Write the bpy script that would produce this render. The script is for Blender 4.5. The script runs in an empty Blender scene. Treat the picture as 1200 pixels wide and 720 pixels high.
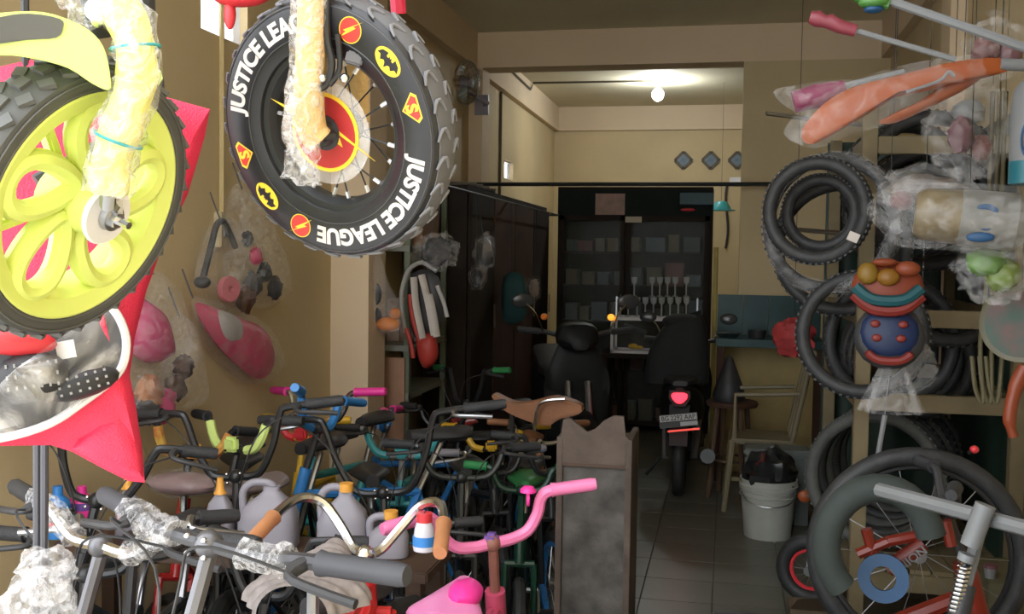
import bpy, bmesh, math, random
from mathutils import Vector, Matrix, noise
random.seed(7)
V = Vector
sc = bpy.context.scene
col = sc.collection

# ------------------------------------------------------------------ camera
F = 1200.0
ROLL = 0.0147
_vx, _vy = 253*math.cos(ROLL)-55*math.sin(ROLL), 253*math.sin(ROLL)+55*math.cos(ROLL)
YAW = math.atan2(_vx, math.hypot(F, _vy)); PITCH = math.atan2(_vy, F)
CAM = V((0, 0, 1.45))
RC = Matrix.Rotation(YAW, 3, 'Z') @ Matrix.Rotation(math.pi/2-PITCH, 3, 'X') @ Matrix.Rotation(ROLL, 3, 'Z')
cd = bpy.data.cameras.new('camera'); cam = bpy.data.objects.new('camera', cd); col.objects.link(cam)
cd.sensor_width = 36; cd.lens = 36*F/1200; cd.clip_start = 0.02
cam.matrix_world = Matrix.Translation(CAM) @ RC.to_4x4()
sc.camera = cam

# ------------------------------------------------------------------ daylight (overcast sky) and exposure
w = bpy.data.worlds.new('overcast_sky'); sc.world = w; w.use_nodes = True
bg = w.node_tree.nodes['Background']; bg.inputs[0].default_value = (0.93, 0.96, 1.0, 1); bg.inputs[1].default_value = 1.5
sc.view_settings.view_transform = 'Standard'; sc.view_settings.look = 'None'
sc.view_settings.gamma = 1; sc.view_settings.use_curve_mapping = False
sc.view_settings.exposure = 1.8
sc.cycles.transparent_max_bounces = 24

def ray(px, py): return RC @ V((px-600, 360-py, -F))
def PY(px, py, Y): d = ray(px, py); return CAM + d*(Y/d.y)
def PX(px, py, X): d = ray(px, py); return CAM + d*(X/d.x)
def PZ(px, py, Z): d = ray(px, py); return CAM + d*((Z-CAM.z)/d.z)
def view_basis(px, py):
    t = -ray(px, py).normalized(); r = V((0, 0, 1)).cross(t).normalized(); return r, t.cross(r), t

# ------------------------------------------------------------------ materials
MATS = {}
def mat(name, c, rough=.5, metal=0, var=.12, scale=8, bump=0, bscale=60, emit=0, spec=.5, coat=0, c2=None, trans=0, ior=1.45):
    if name in MATS: return MATS[name]
    m = bpy.data.materials.new(name); MATS[name] = m; m.use_nodes = True
    nt = m.node_tree; b = nt.nodes['Principled BSDF']
    b.inputs['Roughness'].default_value = rough; b.inputs['Metallic'].default_value = metal
    b.inputs['Specular IOR Level'].default_value = spec; b.inputs['Coat Weight'].default_value = coat
    b.inputs['Transmission Weight'].default_value = trans; b.inputs['IOR'].default_value = ior
    c = tuple(c)
    if var > 0 or c2:
        tc = nt.nodes.new('ShaderNodeTexCoord'); n = nt.nodes.new('ShaderNodeTexNoise'); n.inputs['Scale'].default_value = scale
        n.inputs['Detail'].default_value = 5; r = nt.nodes.new('ShaderNodeValToRGB')
        r.color_ramp.elements[0].position = .3; r.color_ramp.elements[1].position = .7
        a = tuple(x*(1-var) for x in c); z = c2 if c2 else tuple(min(1, x*(1+var)) for x in c)
        r.color_ramp.elements[0].color = a+(1,); r.color_ramp.elements[1].color = tuple(z)+(1,)
        nt.links.new(tc.outputs['Object'], n.inputs['Vector']); nt.links.new(n.outputs['Fac'], r.inputs['Fac'])
        nt.links.new(r.outputs['Color'], b.inputs['Base Color'])
    else: b.inputs['Base Color'].default_value = c+(1,)
    if bump:
        tc = nt.nodes.new('ShaderNodeTexCoord'); n = nt.nodes.new('ShaderNodeTexNoise'); n.inputs['Scale'].default_value = bscale
        bp = nt.nodes.new('ShaderNodeBump'); bp.inputs['Strength'].default_value = bump; bp.inputs['Distance'].default_value = .01
        nt.links.new(tc.outputs['Object'], n.inputs['Vector']); nt.links.new(n.outputs['Fac'], bp.inputs['Height']); nt.links.new(bp.outputs['Normal'], b.inputs['Normal'])
    if emit: b.inputs['Emission Color'].default_value = c+(1,); b.inputs['Emission Strength'].default_value = emit
    return m
def film(name, tint=(1, 1, 1), lo=.03, hi=.2, scale=30, rough=.12, mid=.55):
    """thin crinkled clear plastic"""
    if name in MATS: return MATS[name]
    m = bpy.data.materials.new(name); MATS[name] = m; m.use_nodes = True
    nt = m.node_tree; N = nt.nodes.new; L = nt.links.new
    b = nt.nodes['Principled BSDF']; b.inputs['Base Color'].default_value = tuple(tint)+(1,); b.inputs['Roughness'].default_value = rough
    tr = N('ShaderNodeBsdfTransparent'); tr.inputs[0].default_value = tuple(.92+.08*x for x in tint)+(1,)
    mx = N('ShaderNodeMixShader'); tc = N('ShaderNodeTexCoord'); n = N('ShaderNodeTexNoise'); n.inputs['Scale'].default_value = scale
    n.inputs['Detail'].default_value = 6; n.inputs['Distortion'].default_value = 1.2
    mr = N('ShaderNodeMapRange'); mr.inputs['From Min'].default_value = mid-.15; mr.inputs['From Max'].default_value = mid+.2
    mr.inputs['To Min'].default_value = lo; mr.inputs['To Max'].default_value = hi
    bp = N('ShaderNodeBump'); bp.inputs['Strength'].default_value = .9; bp.inputs['Distance'].default_value = .02
    L(tc.outputs['Object'], n.inputs['Vector']); L(n.outputs['Fac'], mr.inputs['Value']); L(mr.outputs['Result'], mx.inputs[0])
    L(n.outputs['Fac'], bp.inputs['Height']); L(bp.outputs['Normal'], b.inputs['Normal'])
    L(tr.outputs[0], mx.inputs[1]); L(b.outputs[0], mx.inputs[2]); L(mx.outputs[0], nt.nodes['Material Output'].inputs[0])
    return m
RUB = mat('rubber', (.028, .029, .03), .55, var=.25, scale=30, bump=.15, bscale=150)
RUBG = mat('glossy_rubber', (.018, .018, .02), .3, var=.2, scale=30)
RUBD = mat('dusty_rubber', (.07, .072, .066), .7, var=.2, scale=20)
BLK = mat('black_paint', (.02, .021, .023), .3, var=.1)
BLKP = mat('black_plastic', (.03, .03, .032), .5, var=.15)
GRIP = mat('grip_rubber', (.032, .033, .036), .6, var=.15, bump=.3, bscale=300)
CHR = mat('chrome', (.72, .73, .75), .18, 1, var=.05)
STEEL = mat('steel', (.4, .41, .43), .35, 1, var=.1)
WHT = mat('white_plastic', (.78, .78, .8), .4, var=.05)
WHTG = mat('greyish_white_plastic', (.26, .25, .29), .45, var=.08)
LIME = mat('lime_plastic', (.70, .80, .20), .35, var=.04)
LIME2 = mat('lime_fender_plastic', (.64, .80, .25), .4, var=.04)
YFOAM = mat('yellow_foam', (.85, .82, .22), .8, var=.06, bump=.4, bscale=120)
TFOAM = mat('tan_foam', (.70, .47, .20), .8, var=.12, bump=.4, bscale=120)
RED = mat('red_paint', (.55, .03, .03), .25, var=.1, coat=.4)
REDF = mat('red_fabric', (.82, .035, .10), .55, var=.1, bump=.3, bscale=400)
REDP = mat('red_plastic', (.62, .04, .05), .35, var=.1)
PINK = mat('pink_paint', (.80, .20, .42), .3, var=.05, coat=.3)
PINKD = mat('dark_pink_paint', (.55, .08, .16), .35, var=.15)
MAG = mat('magenta_plastic', (.75, .04, .30), .35, var=.06)
PINKS = mat('pink_seat_plastic', (.78, .25, .52), .3, var=.05)
PURP = mat('purple_plastic', (.14, .07, .30), .4, var=.1)
BLUE = mat('blue_plastic', (.04, .22, .58), .4, var=.1)
TEAL = mat('teal_plastic', (.05, .35, .38), .4, var=.1)
YEL = mat('yellow_plastic', (.75, .45, .03), .4, var=.1)
ORG = mat('orange_plastic', (.85, .22, .03), .35, var=.08)
ORGC = mat('orange_cap', (.75, .36, .06), .4, var=.08)
GREEN = mat('green_plastic', (.03, .22, .07), .4, var=.1)
DGREEN = mat('dark_green_paint', (.008, .04, .024), .3, var=.1)
BROWN = mat('brown_leatherette', (.34, .15, .07), .5, var=.2, bump=.2)
WOOD = mat('dark_wood', (.07, .04, .025), .55, var=.3, scale=5)
WOODM = mat('brown_board', (.07, .035, .022), .7, var=.25, scale=4, spec=.25)
WOODO = mat('weathered_wood', (.07, .05, .04), .8, var=.35, scale=6, bump=.3, c2=(.12, .09, .072))
WOODY = mat('pale_wood', (.16, .125, .065), .7, var=.2, scale=6)
FILM = film('clear_film')
FILMW = film('milky_film', lo=.12, hi=.55, scale=40)
FILMT = film('thin_film', lo=.02, hi=.16, scale=22)
FILMX = film('crinkled_film', lo=.08, hi=.6, scale=70, rough=.2)
PAPER = mat('paper', (.6, .55, .5), .8, var=.1)

# ------------------------------------------------------------------ mesh building
MW = {}
class MB:
    def __init__(s): s.v = []; s.f = []
    def add(s, vs, fs, M=None):
        o = len(s.v); s.v += [(M @ V(p)) if M is not None else V(p) for p in vs]; s.f += [tuple(i+o for i in f) for f in fs]; return s
    def box(s, c, size, M=None):
        c = V(c); x, y, z = [k/2 for k in size]
        vs = [c+V((a*x, b*y, d*z)) for d in (-1, 1) for a, b in ((-1, -1), (1, -1), (1, 1), (-1, 1))]
        return s.add(vs, [(3, 2, 1, 0), (4, 5, 6, 7), (0, 1, 5, 4), (1, 2, 6, 5), (2, 3, 7, 6), (3, 0, 4, 7)], M)
    def bb(s, a, b, M=None): a, b = V(a), V(b); return s.box((a+b)/2, [abs(k) for k in (b-a)], M)
    def bar(s, p, q, w, h, up=(0, 0, 1)):
        p, q = V(p), V(q); d = (q-p).normalized(); u = V(up)
        x = d.cross(u); x = x.normalized() if x.length > 1e-4 else d.orthogonal().normalized(); u = x.cross(d)
        vs = [k+x*a*w/2+u*b*h/2 for k in (p, q) for a, b in ((-1, -1), (1, -1), (1, 1), (-1, 1))]
        return s.add(vs, [(3, 2, 1, 0), (4, 5, 6, 7), (0, 1, 5, 4), (1, 2, 6, 5), (2, 3, 7, 6), (3, 0, 4, 7)])
    def tube(s, pts, r, n=8, closed=False, flat=None):
        pts = [V(p) for p in pts]; k = len(pts); rs = r if isinstance(r, (list, tuple)) else [r]*k
        T = []
        for i in range(k):
            a = pts[(i-1) % k] if (closed or i) else pts[0]; b = pts[(i+1) % k] if (closed or i < k-1) else pts[-1]
            t = (b-a); T.append(t.normalized() if t.length > 1e-9 else V((0, 0, 1)))
        nrm = T[0].orthogonal().normalized() if flat is None else (V(flat)-T[0]*V(flat).dot(T[0])).normalized()
        vs = []; fs = []
        for i in range(k):
            nrm = (nrm-T[i]*nrm.dot(T[i])); nrm = nrm.normalized() if nrm.length > 1e-6 else T[i].orthogonal().normalized()
            b = T[i].cross(nrm)
            ra = rs[i] if not isinstance(rs[i], tuple) else rs[i][0]; rb = rs[i] if not isinstance(rs[i], tuple) else rs[i][1]
            for j in range(n):
                a = 2*math.pi*j/n; vs.append(pts[i]+nrm*math.cos(a)*ra+b*math.sin(a)*rb)
        for i in range(k if closed else k-1):
            for j in range(n):
                i2 = (i+1) % k; j2 = (j+1) % n; fs.append((i*n+j, i*n+j2, i2*n+j2, i2*n+j))
        if not closed: fs += [tuple(range(n-1, -1, -1)), tuple(range((k-1)*n, k*n))]
        return s.add(vs, fs)
    def lathe(s, prof, n=32, M=None, closed=False):
        k = len(prof); vs = [(r*math.cos(2*math.pi*j/n), r*math.sin(2*math.pi*j/n), z) for j in range(n) for r, z in prof]; fs = []
        for j in range(n):
            j2 = (j+1) % n
            for i in range(k if closed else k-1):
                i2 = (i+1) % k; fs.append((j*k+i, j2*k+i, j2*k+i2, j*k+i2))
        if not closed:
            fs.append(tuple(j*k for j in range(n))[::-1]); fs.append(tuple(j*k+k-1 for j in range(n)))
        return s.add(vs, fs, M)
    def torus(s, R, r, M=None, n=40, k=8, sq=1.0):
        return s.lathe([(R+r*math.cos(2*math.pi*i/k), r*sq*math.sin(2*math.pi*i/k)) for i in range(k)], n, M, True)
    def ell(s, c, rad, M=None, nu=16, nv=10, jit=0, jf=6, sup=1.0):
        c = V(c); vs = []; fs = []
        sg = lambda x: math.copysign(abs(x)**sup, x)
        for i in range(nv+1):
            t = math.pi*i/nv
            for j in range(nu):
                p = 2*math.pi*j/nu; d = V((sg(math.sin(t))*sg(math.cos(p)), sg(math.sin(t))*sg(math.sin(p)), sg(math.cos(t))))
                q = V((d.x*rad[0], d.y*rad[1], d.z*rad[2]))
                if jit: q *= 1+jit*noise.noise(V((d.x, d.y, d.z))*jf*.5+c*9)
                vs.append(c+q)
        for i in range(nv):
            for j in range(nu):
                j2 = (j+1) % nu; fs.append((i*nu+j, (i+1)*nu+j, (i+1)*nu+j2, i*nu+j2))
        return s.add(vs, fs, M)
    def prism(s, poly, z0, z1, M=None):
        k = len(poly); vs = [(x, y, z0) for x, y in poly]+[(x, y, z1) for x, y in poly]
        return s.add(vs, [tuple(range(k-1, -1, -1)), tuple(range(k, 2*k))]+[(i, (i+1) % k, (i+1) % k+k, i+k) for i in range(k)], M)
    def slab(s, pts, d):
        """solid between an outline of 3D points and the same outline moved by d"""
        k = len(pts); d = V(d); vs = [V(p) for p in pts]+[V(p)+d for p in pts]
        return s.add(vs, [tuple(range(k-1, -1, -1)), tuple(range(k, 2*k))]+[(i, (i+1) % k, (i+1) % k+k, i+k) for i in range(k)])
    def grid(s, fn, nu, nv, cu=False):
        vs = [fn(i/(nu if cu else nu-1), j/(nv-1)) for j in range(nv) for i in range(nu)]; fs = []
        for j in range(nv-1):
            for i in range(nu if cu else nu-1):
                i2 = (i+1) % nu; fs.append((j*nu+i, j*nu+i2, (j+1)*nu+i2, (j+1)*nu+i))
        return s.add(vs, fs)
    def pillow(s, pts, n, th, rows=5):
        """puffed closed shape: outline points, both sides bulge along n to +-th"""
        pts = [V(p) for p in pts]; c = sum(pts, V())/len(pts); n = V(n).normalized(); k = len(pts)
        for sd in (1, -1):
            vs = []; fs = []
            for i in range(rows):
                t = i/(rows-1); hgt = th*math.sqrt(max(0, 1-(1-t)**2)) if t < 1 else th
                vs += [p.lerp(c, t*.999)+n*sd*hgt for p in pts]
            for i in range(rows-1):
                for j in range(k):
                    q = (i*k+j, i*k+(j+1) % k, (i+1)*k+(j+1) % k, (i+1)*k+j); fs.append(q if sd > 0 else q[::-1])
            s.add(vs, fs)
        return s
    def build(s, name, m, parent=None, smooth=True, ang=40, local=False, bevel=0, merge=False):
        me = bpy.data.meshes.new(name); vs = s.v
        o = bpy.data.objects.new(name, me); col.objects.link(o)
        if parent is not None:
            o.parent = parent; MW[o.name] = MW[parent.name]
            if not local: inv = MW[parent.name].inverted(); vs = [inv @ p for p in vs]
        else:
            lo = [min(p[i] for p in vs) for i in range(3)]; hi = [max(p[i] for p in vs) for i in range(3)]
            b = V(((lo[0]+hi[0])/2, (lo[1]+hi[1])/2, lo[2])); o.location = b; vs = [p-b for p in vs]; MW[o.name] = Matrix.Translation(b)
        me.from_pydata([tuple(p) for p in vs], [], s.f)
        bm = bmesh.new(); bm.from_mesh(me)
        if merge: bmesh.ops.remove_doubles(bm, verts=bm.verts, dist=1e-5)
        bmesh.ops.recalc_face_normals(bm, faces=bm.faces)
        if bevel: bmesh.ops.bevel(bm, geom=[e for e in bm.edges if len(e.link_faces) == 2 and e.calc_face_angle(0) > .6], offset=bevel, segments=2, affect='EDGES', clamp_overlap=True)
        bm.to_mesh(me); bm.free()
        if smooth: me.shade_smooth(); me.set_sharp_from_angle(angle=math.radians(ang))
        me.materials.append(m)
        return o
def tag(o, label, cat, group=None, kind=None):
    if label: o['label'] = label
    if cat: o['category'] = cat
    if group: o['group'] = group
    if kind: o['kind'] = kind
    return o
def thing(name, label, cat, loc=(0, 0, 0), rz=0, group=None, M=None):
    o = bpy.data.objects.new(name, None); col.objects.link(o); o.empty_display_size = .1
    m = M if M is not None else Matrix.Translation(V(loc)) @ Matrix.Rotation(rz, 4, 'Z')
    o.matrix_basis = m; MW[o.name] = m
    return tag(o, label, cat, group)
def struct(o): o['kind'] = 'structure'; return o
def frame(c, n, up=(0, 0, 1)):
    """matrix with z = n, y close to up, at c"""
    z = V(n).normalized(); y = V(up)-z*V(up).dot(z); y = y.normalized(); x = y.cross(z)
    m = Matrix((x, y, z)).transposed().to_4x4(); m.translation = V(c); return m
def smooth_path(pts, k=5):
    pts = [V(p) for p in pts]; out = []
    for i in range(len(pts)-1):
        p0 = pts[max(i-1, 0)]; p1 = pts[i]; p2 = pts[i+1]; p3 = pts[min(i+2, len(pts)-1)]
        for j in range(k):
            t = j/k; out.append(.5*((2*p1)+(p2-p0)*t+(2*p0-5*p1+4*p2-p3)*t*t+(3*p1-p0-3*p2+p3)*t**3))
    return out+[pts[-1]]
def closed_path(pts, k=4):
    pts = [V(p) for p in pts]; n = len(pts); out = []
    for i in range(n):
        p0, p1, p2, p3 = pts[i-1], pts[i], pts[(i+1) % n], pts[(i+2) % n]
        for j in range(k):
            t = j/k; out.append(.5*((2*p1)+(p2-p0)*t+(2*p0-5*p1+4*p2-p3)*t*t+(3*p1-p0-3*p2+p3)*t**3))
    return out
def text_geo(s, size, bold=.0, extr=.0008):
    cu = bpy.data.curves.new('t', 'FONT'); cu.body = s; cu.size = size; cu.offset = bold; cu.extrude = extr; cu.align_x = 'CENTER'; cu.resolution_u = 4
    o = bpy.data.objects.new('t', cu); col.objects.link(o); dg = bpy.context.evaluated_depsgraph_get()
    me = bpy.data.meshes.new_from_object(o.evaluated_get(dg)); vs = [v.co.copy() for v in me.vertices]; fs = [tuple(p.vertices) for p in me.polygons]
    bpy.data.objects.remove(o); bpy.data.curves.remove(cu); bpy.data.meshes.remove(me); return vs, fs
def wrap(pts, r, seed=0, n=10, jit=.35, sub=4):
    q = smooth_path(pts, sub); mb = MB()
    mb.tube(q, [r*(1+jit*noise.noise(V((i*.9, seed*3.1, 0)))) for i in range(len(q))], n)
    for i, p in enumerate(mb.v): p += V((noise.noise(p*60), noise.noise(p*60+V((5, 0, 0))), noise.noise(p*60+V((0, 9, 0)))))*r*.35
    return mb
# ------------------------------------------------------------------ the room
XL, XR, YF, YB, ZC = -1.85, 1.02, 1.5, 10.9, 3.05
WALL = mat('cream_wall_paint', (.57, .455, .265), .75, var=.08, scale=1.5, bump=.08, bscale=40)
CEIL = mat('ceiling_paint', (.70, .64, .46), .8, var=.07, scale=1.2)
BEAM = mat('beam_paint', (.70, .56, .385), .75, var=.06, scale=1.5)
GROUT = mat('floor_grout', (.16, .14, .11), .9, var=.1)
TILE = mat('cream_floor_tile', (.125, .125, .10), .35, var=.12, scale=3)
CONC = mat('outside_concrete', (.58, .57, .54), .9, var=.1)
DARKM = mat('dark_metal', (.05, .055, .055), .4, .6, var=.1)

fl = struct(MB().bb((XL-.3, YF, -.1), (XR+.3, YB+.2, -.004)).build('floor', GROUT, smooth=False))
tile_me = None; rest = MB()
T = .30
for i in range(-7, 5):
    for j in range(2, 37):
        x0, y0 = i*T-.03, j*T+.11
        x1, y1 = min(x0+T, XR), min(y0+T, YB); x0 = max(x0, XL); y0 = max(y0, YF)
        if x1-x0 < .02 or y1-y0 < .02: continue
        if -3 <= i <= 3 and 8 <= j <= 24:
            if tile_me is None and x1-x0 > .299:
                o = MB().box((0, 0, -.003), (T-.006, T-.006, .006)).build('tile', TILE, smooth=False); tile_me = o.data
            elif abs(x1-x0-T) < 1e-4 and abs(y1-y0-T) < 1e-4:
                o = bpy.data.objects.new('tile', tile_me); col.objects.link(o)
            else: rest.bb((x0+.003, y0+.003, -.006), (x1-.003, y1-.003, 0)); continue
            o.parent = fl
            o.matrix_basis = MW['floor'].inverted() @ Matrix.Translation(((x0+x1)/2, (y0+y1)/2, .003 if o.data is not tile_me else .003))
        else: rest.bb((x0+.003, y0+.003, -.006), (x1-.003, y1-.003, 0))
o = rest.build('tile_field', TILE, fl, smooth=False); o['kind'] = 'stuff'
g = struct(MB().bb((-25, -25, -.12), (25, YF, -.02)).build('ground_outside', CONC, smooth=False)); tag(g, 'grey concrete pavement in front of the shop', None, kind='structure')

def wall_with_hole(name, X0, X1, y0, y1, z0, z1, holes):
    mb = MB(); ys = sorted({y0, y1, *[h[k] for h in holes for k in (0, 1)]})
    for a, b in zip(ys, ys[1:]):
        hs = [h for h in holes if h[0] <= a+1e-6 and h[1] >= b-1e-6]
        if hs: h = hs[0]; mb.bb((X0, a, z0), (X1, b, h[2])); mb.bb((X0, a, h[3]), (X1, b, z1))
        else: mb.bb((X0, a, z0), (X1, b, z1))
    return struct(mb.build(name, WALL, smooth=False))
W1 = (3.37, 3.73, 2.245, 2.50); W2 = (8.42, 8.78, 2.11, 2.27)
wall_with_hole('wall_left', XL-.15, XL, YF, YB, 0, ZC+.2, [W1, W2])
struct(MB().bb((XR, YF, 0), (XR+.15, YB, ZC+.2)).build('wall_right', WALL, smooth=False))
struct(MB().bb((XL-.15, YB, 0), (XR+.15, YB+.15, ZC+.2)).build('wall_back', WALL, smooth=False))
struct(MB().bb((.075, 7.2, 0), (XR, 7.42, 2.80)).build('wall_partition', WALL, smooth=False))
struct(MB().bb((XL-.15, YF, ZC), (XR+.15, YB+.15, ZC+.2)).build('ceiling', CEIL, smooth=False))
struct(MB().bb((XL, 7.2, 2.80), (XR, 7.42, ZC)).build('trim_1', BEAM, smooth=False))
struct(MB().bb((XL, 7.42, 2.80), (XL+.05, YB, ZC)).build('trim_2', BEAM, smooth=False))
struct(MB().bb((XL, YB-.05, 2.80), (XR, YB, ZC)).build('trim_3', BEAM, smooth=False))
struct(MB().bb((XL, YF, 2.80), (XL+.06, 7.2, ZC)).build('trim_4', BEAM, smooth=False))
struct(MB().bb((XR-.06, YF, 2.80), (XR, 7.2, ZC)).build('trim_5', BEAM, smooth=False))
struct(MB().bb((XL, 4.6, 0), (XL+.19, 4.84, 2.8)).build('pillar_left', BEAM, smooth=False))
struct(MB().bb((XL, 7.2, 0), (XL+.10, 7.42, 2.8)).build('pillar_rear', BEAM, smooth=False))
struct(MB().bb((XR-.07, 4.95, 0), (XR, 5.15, 2.8)).build('pillar_right', BEAM, smooth=False))

# frosted openings in the left wall, lit by the sky behind them
fm = bpy.data.materials.new('frosted_pane'); fm.use_nodes = True; nt = fm.node_tree
tl = nt.nodes.new('ShaderNodeBsdfTranslucent'); tl.inputs[0].default_value = (.95, .97, 1, 1); tr = nt.nodes.new('ShaderNodeBsdfTransparent'); mx = nt.nodes.new('ShaderNodeMixShader'); mx.inputs[0].default_value = .6
nt.links.new(tr.outputs[0], mx.inputs[1]); nt.links.new(tl.outputs[0], mx.inputs[2]); nt.links.new(mx.outputs[0], nt.nodes['Material Output'].inputs[0])
for k, (a, b, c, d) in enumerate((W1, W2)):
    m = MB()
    for p, q in (((a, c), (b, c)), ((a, d), (b, d)), ((a, c), (a, d)), ((b, c), (b, d))): m.bar((XL-.05, p[0], p[1]), (XL-.05, q[0], q[1]), .05, .025)
    wn = struct(m.build('window_%d' % (k+1), WHT, smooth=False)); wn['label'] = 'bright frosted glass block high in the cream side wall' if k == 0 else 'tiny lit opening in the side wall of the back room'
    MB().bb((XL-.06, a, c), (XL-.05, b, d)).build('pane', fm, wn, smooth=False)
GLB = mat('blue_grey_glass', (.16, .22, .28), .12, var=.25, scale=14)
for k, px in enumerate((801, 833, 864)):
    c = PY(px, 188, YB-.002); m = MB(); r = .088
    q = [c+V((0, 0, r)), c+V((r, 0, 0)), c+V((0, 0, -r)), c+V((-r, 0, 0))]
    for i in range(4): m.bar(q[i], q[(i+1) % 4], .03, .03, (0, 1, 0))
    wn = struct(m.build('window_%d' % (k+3), mat('diamond_frame', (.12, .10, .07), .6), smooth=False)); wn['label'] = 'diamond glass block in the back room wall'; 
    MB().slab([p+V((0, -.004, 0)) for p in q], (0, -.008, 0)).build('pane', GLB, wn, smooth=False)

# ------------------------------------------------------------------ lamp bulb of the back room and its wiring
BC = PY(771, 111, 9.3); zb = BC.z
t = thing('lamp_bulb', 'glowing white bulb under the back room ceiling', 'lamp', (BC.x, BC.y, ZC))
MB().lathe([(.05, 0), (.05, -.02), (.03, -.03), (.022, -.06), (.022, zb-ZC+.05)], 20, Matrix.Translation((BC.x, BC.y, ZC))).build('socket', WHT, t)
bulbm = mat('bulb_glow', (.92, .97, 1.0), .3, var=0, emit=75)
MB().ell((BC.x, BC.y, zb), (.052, .052, .058)).build('bulb', bulbm, t)
CAB = mat('wire_grey', (.13, .11, .08), .7)
a = PX(607, 100, XL+.06); c0 = V((XL+.06, 8.2, ZC-.012))
tag(MB().tube([V((BC.x-.05, BC.y, ZC-.008)), V((-1.2, 9.3, ZC-.008)), V((XL+.07, 9.28, ZC-.01)), V((XL+.062, 9.2, ZC-.08)), V((XL+.062, 8.2, ZC-.06))], .009, 6).build('ceiling_wire', CAB), 'thin wire running along the ceiling to the glowing bulb', 'wire')
tag(MB().tube([V((XL+.012, 8.2, 2.79)), V((XL+.012, 8.2, 1.1))], .012, 6).build('wall_conduit', CAB), 'dark conduit running down the back room side wall', 'conduit')
tag(MB().tube([V((XL+.012, 3.5, 2.79)), V((XL+.012, 3.5, 1.6))], .010, 6).build('wall_conduit', mat('cream_conduit', (.5, .4, .2), .5)), 'cream conduit above the wall switch', 'conduit')
t = thing('light_switch', 'small cream wall switch under the conduit', 'switch', (XL, 3.5, 1.47))
MB().bb((XL, 3.46, 1.47), (XL+.03, 3.54, 1.60)).build('switch_plate', mat('switch_cream', (.5, .42, .26), .5), t, bevel=.004)
MB().bb((XL+.03, 3.48, 1.51), (XL+.036, 3.52, 1.56)).build('rocker', WHTG, t, bevel=.001)
# wall fan on the rear pillar
FC = PY(547, 97, 6.95); fx = FC
t = thing('wall_fan', 'caged wall fan on the pillar beneath the ceiling beam', 'fan', (XL+.1, 7.2, FC.z-.1))
Mf = frame(FC, (.93, -.35, -.12))
m = MB(); R = .15
for k in range(24):
    a = 2*math.pi*k/24; pts = []
    for q in range(7):
        u = -1+2*q/6; pts.append(Mf @ V((math.cos(a)*R*math.sqrt(max(.02, 1-(u*.95)**2)) if abs(u) > .1 else math.cos(a)*R, math.sin(a)*R*math.sqrt(max(.02, 1-(u*.95)**2)) if abs(u) > .1 else math.sin(a)*R, u*.06)))
    m.tube(pts, .0018, 4)
m.torus(R, .005, Mf, 32, 6); m.build('cage', STEEL, t)
m = MB()
for k in range(3):
    a0 = k*2.094; m.grid(lambda u, v: Mf @ V(((.025+.1*u)*math.cos(a0+.9*(v-.3)*(.4+.6*u)), (.025+.1*u)*math.sin(a0+.9*(v-.3)*(.4+.6*u)), .03*(v-.5))), 5, 6)
m.build('blades', mat('fan_blade', (.25, .32, .34), .3), t)
MB().lathe([(.0, .045), (.035, .04), (.035, -.02), (.05, -.05), (.05, -.13), (.02, -.15)], 20, Mf).build('motor', WHTG, t)
MB().tube([Mf @ V((0, 0, -.12)), V((XL+.16, 7.13, FC.z-.12)), V((XL+.1, 7.2, FC.z-.12))], .015, 8).box((XL+.1, 7.185, FC.z-.12), (.1, .03, .14)).build('bracket', WHTG, t)
# dark rail across the room
zr = PY(700, 216, 7.05).z
tag(MB().tube([V((XL, 7.05, zr)), V((PY(905, 216, 7.05).x, 7.05, zr))], .014, 8).build('curtain_rail', DARKM), 'thin dark rail spanning the room above the cabinets', 'rail')

# ------------------------------------------------------------------ back furniture
CABW = mat('cabinet_wood', (.022, .016, .012), .7, var=.3, scale=4, spec=.2)
gls = film('cabinet_glass', (.8, .9, .88), lo=.02, hi=.035, scale=3, rough=.05)
cx0, cx1, cy, ct = -1.42, PY(834, 300, 8.6).x, 8.6, PY(735, 222, 8.6).z
t = thing('display_cabinet', 'tall dark wooden display cabinet with glass doors', 'cabinet', ((cx0+cx1)/2, cy+.2, 0))
MB().bb((cx0, cy+.40, 0), (cx1, cy+.42, ct)).build('back_panel', CABW, t, smooth=False)
MB().bb((cx0, cy+.02, 0), (cx0+.03, cy+.4, ct)).build('side_panel', CABW, t, smooth=False); MB().bb((cx1-.03, cy+.02, 0), (cx1, cy+.4, ct)).build('side_panel', CABW, t, smooth=False)
zh = PY(735, 253, cy).z
MB().bb((cx0, cy, zh), (cx1, cy+.02, ct)).build('header', mat('cabinet_header', (.012, .018, .016), .75, spec=.2), t, smooth=False)
MB().bb((cx0, cy, ct), (cx1, cy+.42, ct+.02)).build('top_board', CABW, t, smooth=False)
shz = [.06, .50, .92, PY(735, 335, cy).z, PY(735, 295, cy).z]
for z in shz: MB().bb((cx0+.03, cy+.06, z-.02), (cx1-.03, cy+.4, z)).build('shelf', CABW, t, smooth=False)
xm = PY(733, 300, cy).x
for a, b in ((cx0+.02, xm-.004), (xm+.004, cx1-.02)):
    m = MB()
    for p, q in (((a+.02, .05), (a+.02, zh)), ((b-.02, .05), (b-.02, zh)), ((a, .07), (b, .07)), ((a, zh-.02), (b, zh-.02)), ((a, .8), (b, .8))): m.bar((p[0], cy-.01, p[1]), (q[0], cy-.01, q[1]), .04, .025, (0, 1, 0))
    d = m.build('door', CABW, t, smooth=False)
    MB().bb((a+.02, cy-.008, .07), (b-.02, cy-.004, zh-.02)).build('pane', gls, d, smooth=False)
    MB().tube([(b-.03 if a < -1 else a+.03, cy-.03, 1.0), (b-.03 if a < -1 else a+.03, cy-.03, 1.15)], .006, 6).build('handle', CHR, d)
p0, p1 = PY(698, 227, cy-.003), PY(732, 252, cy-.003)
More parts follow.
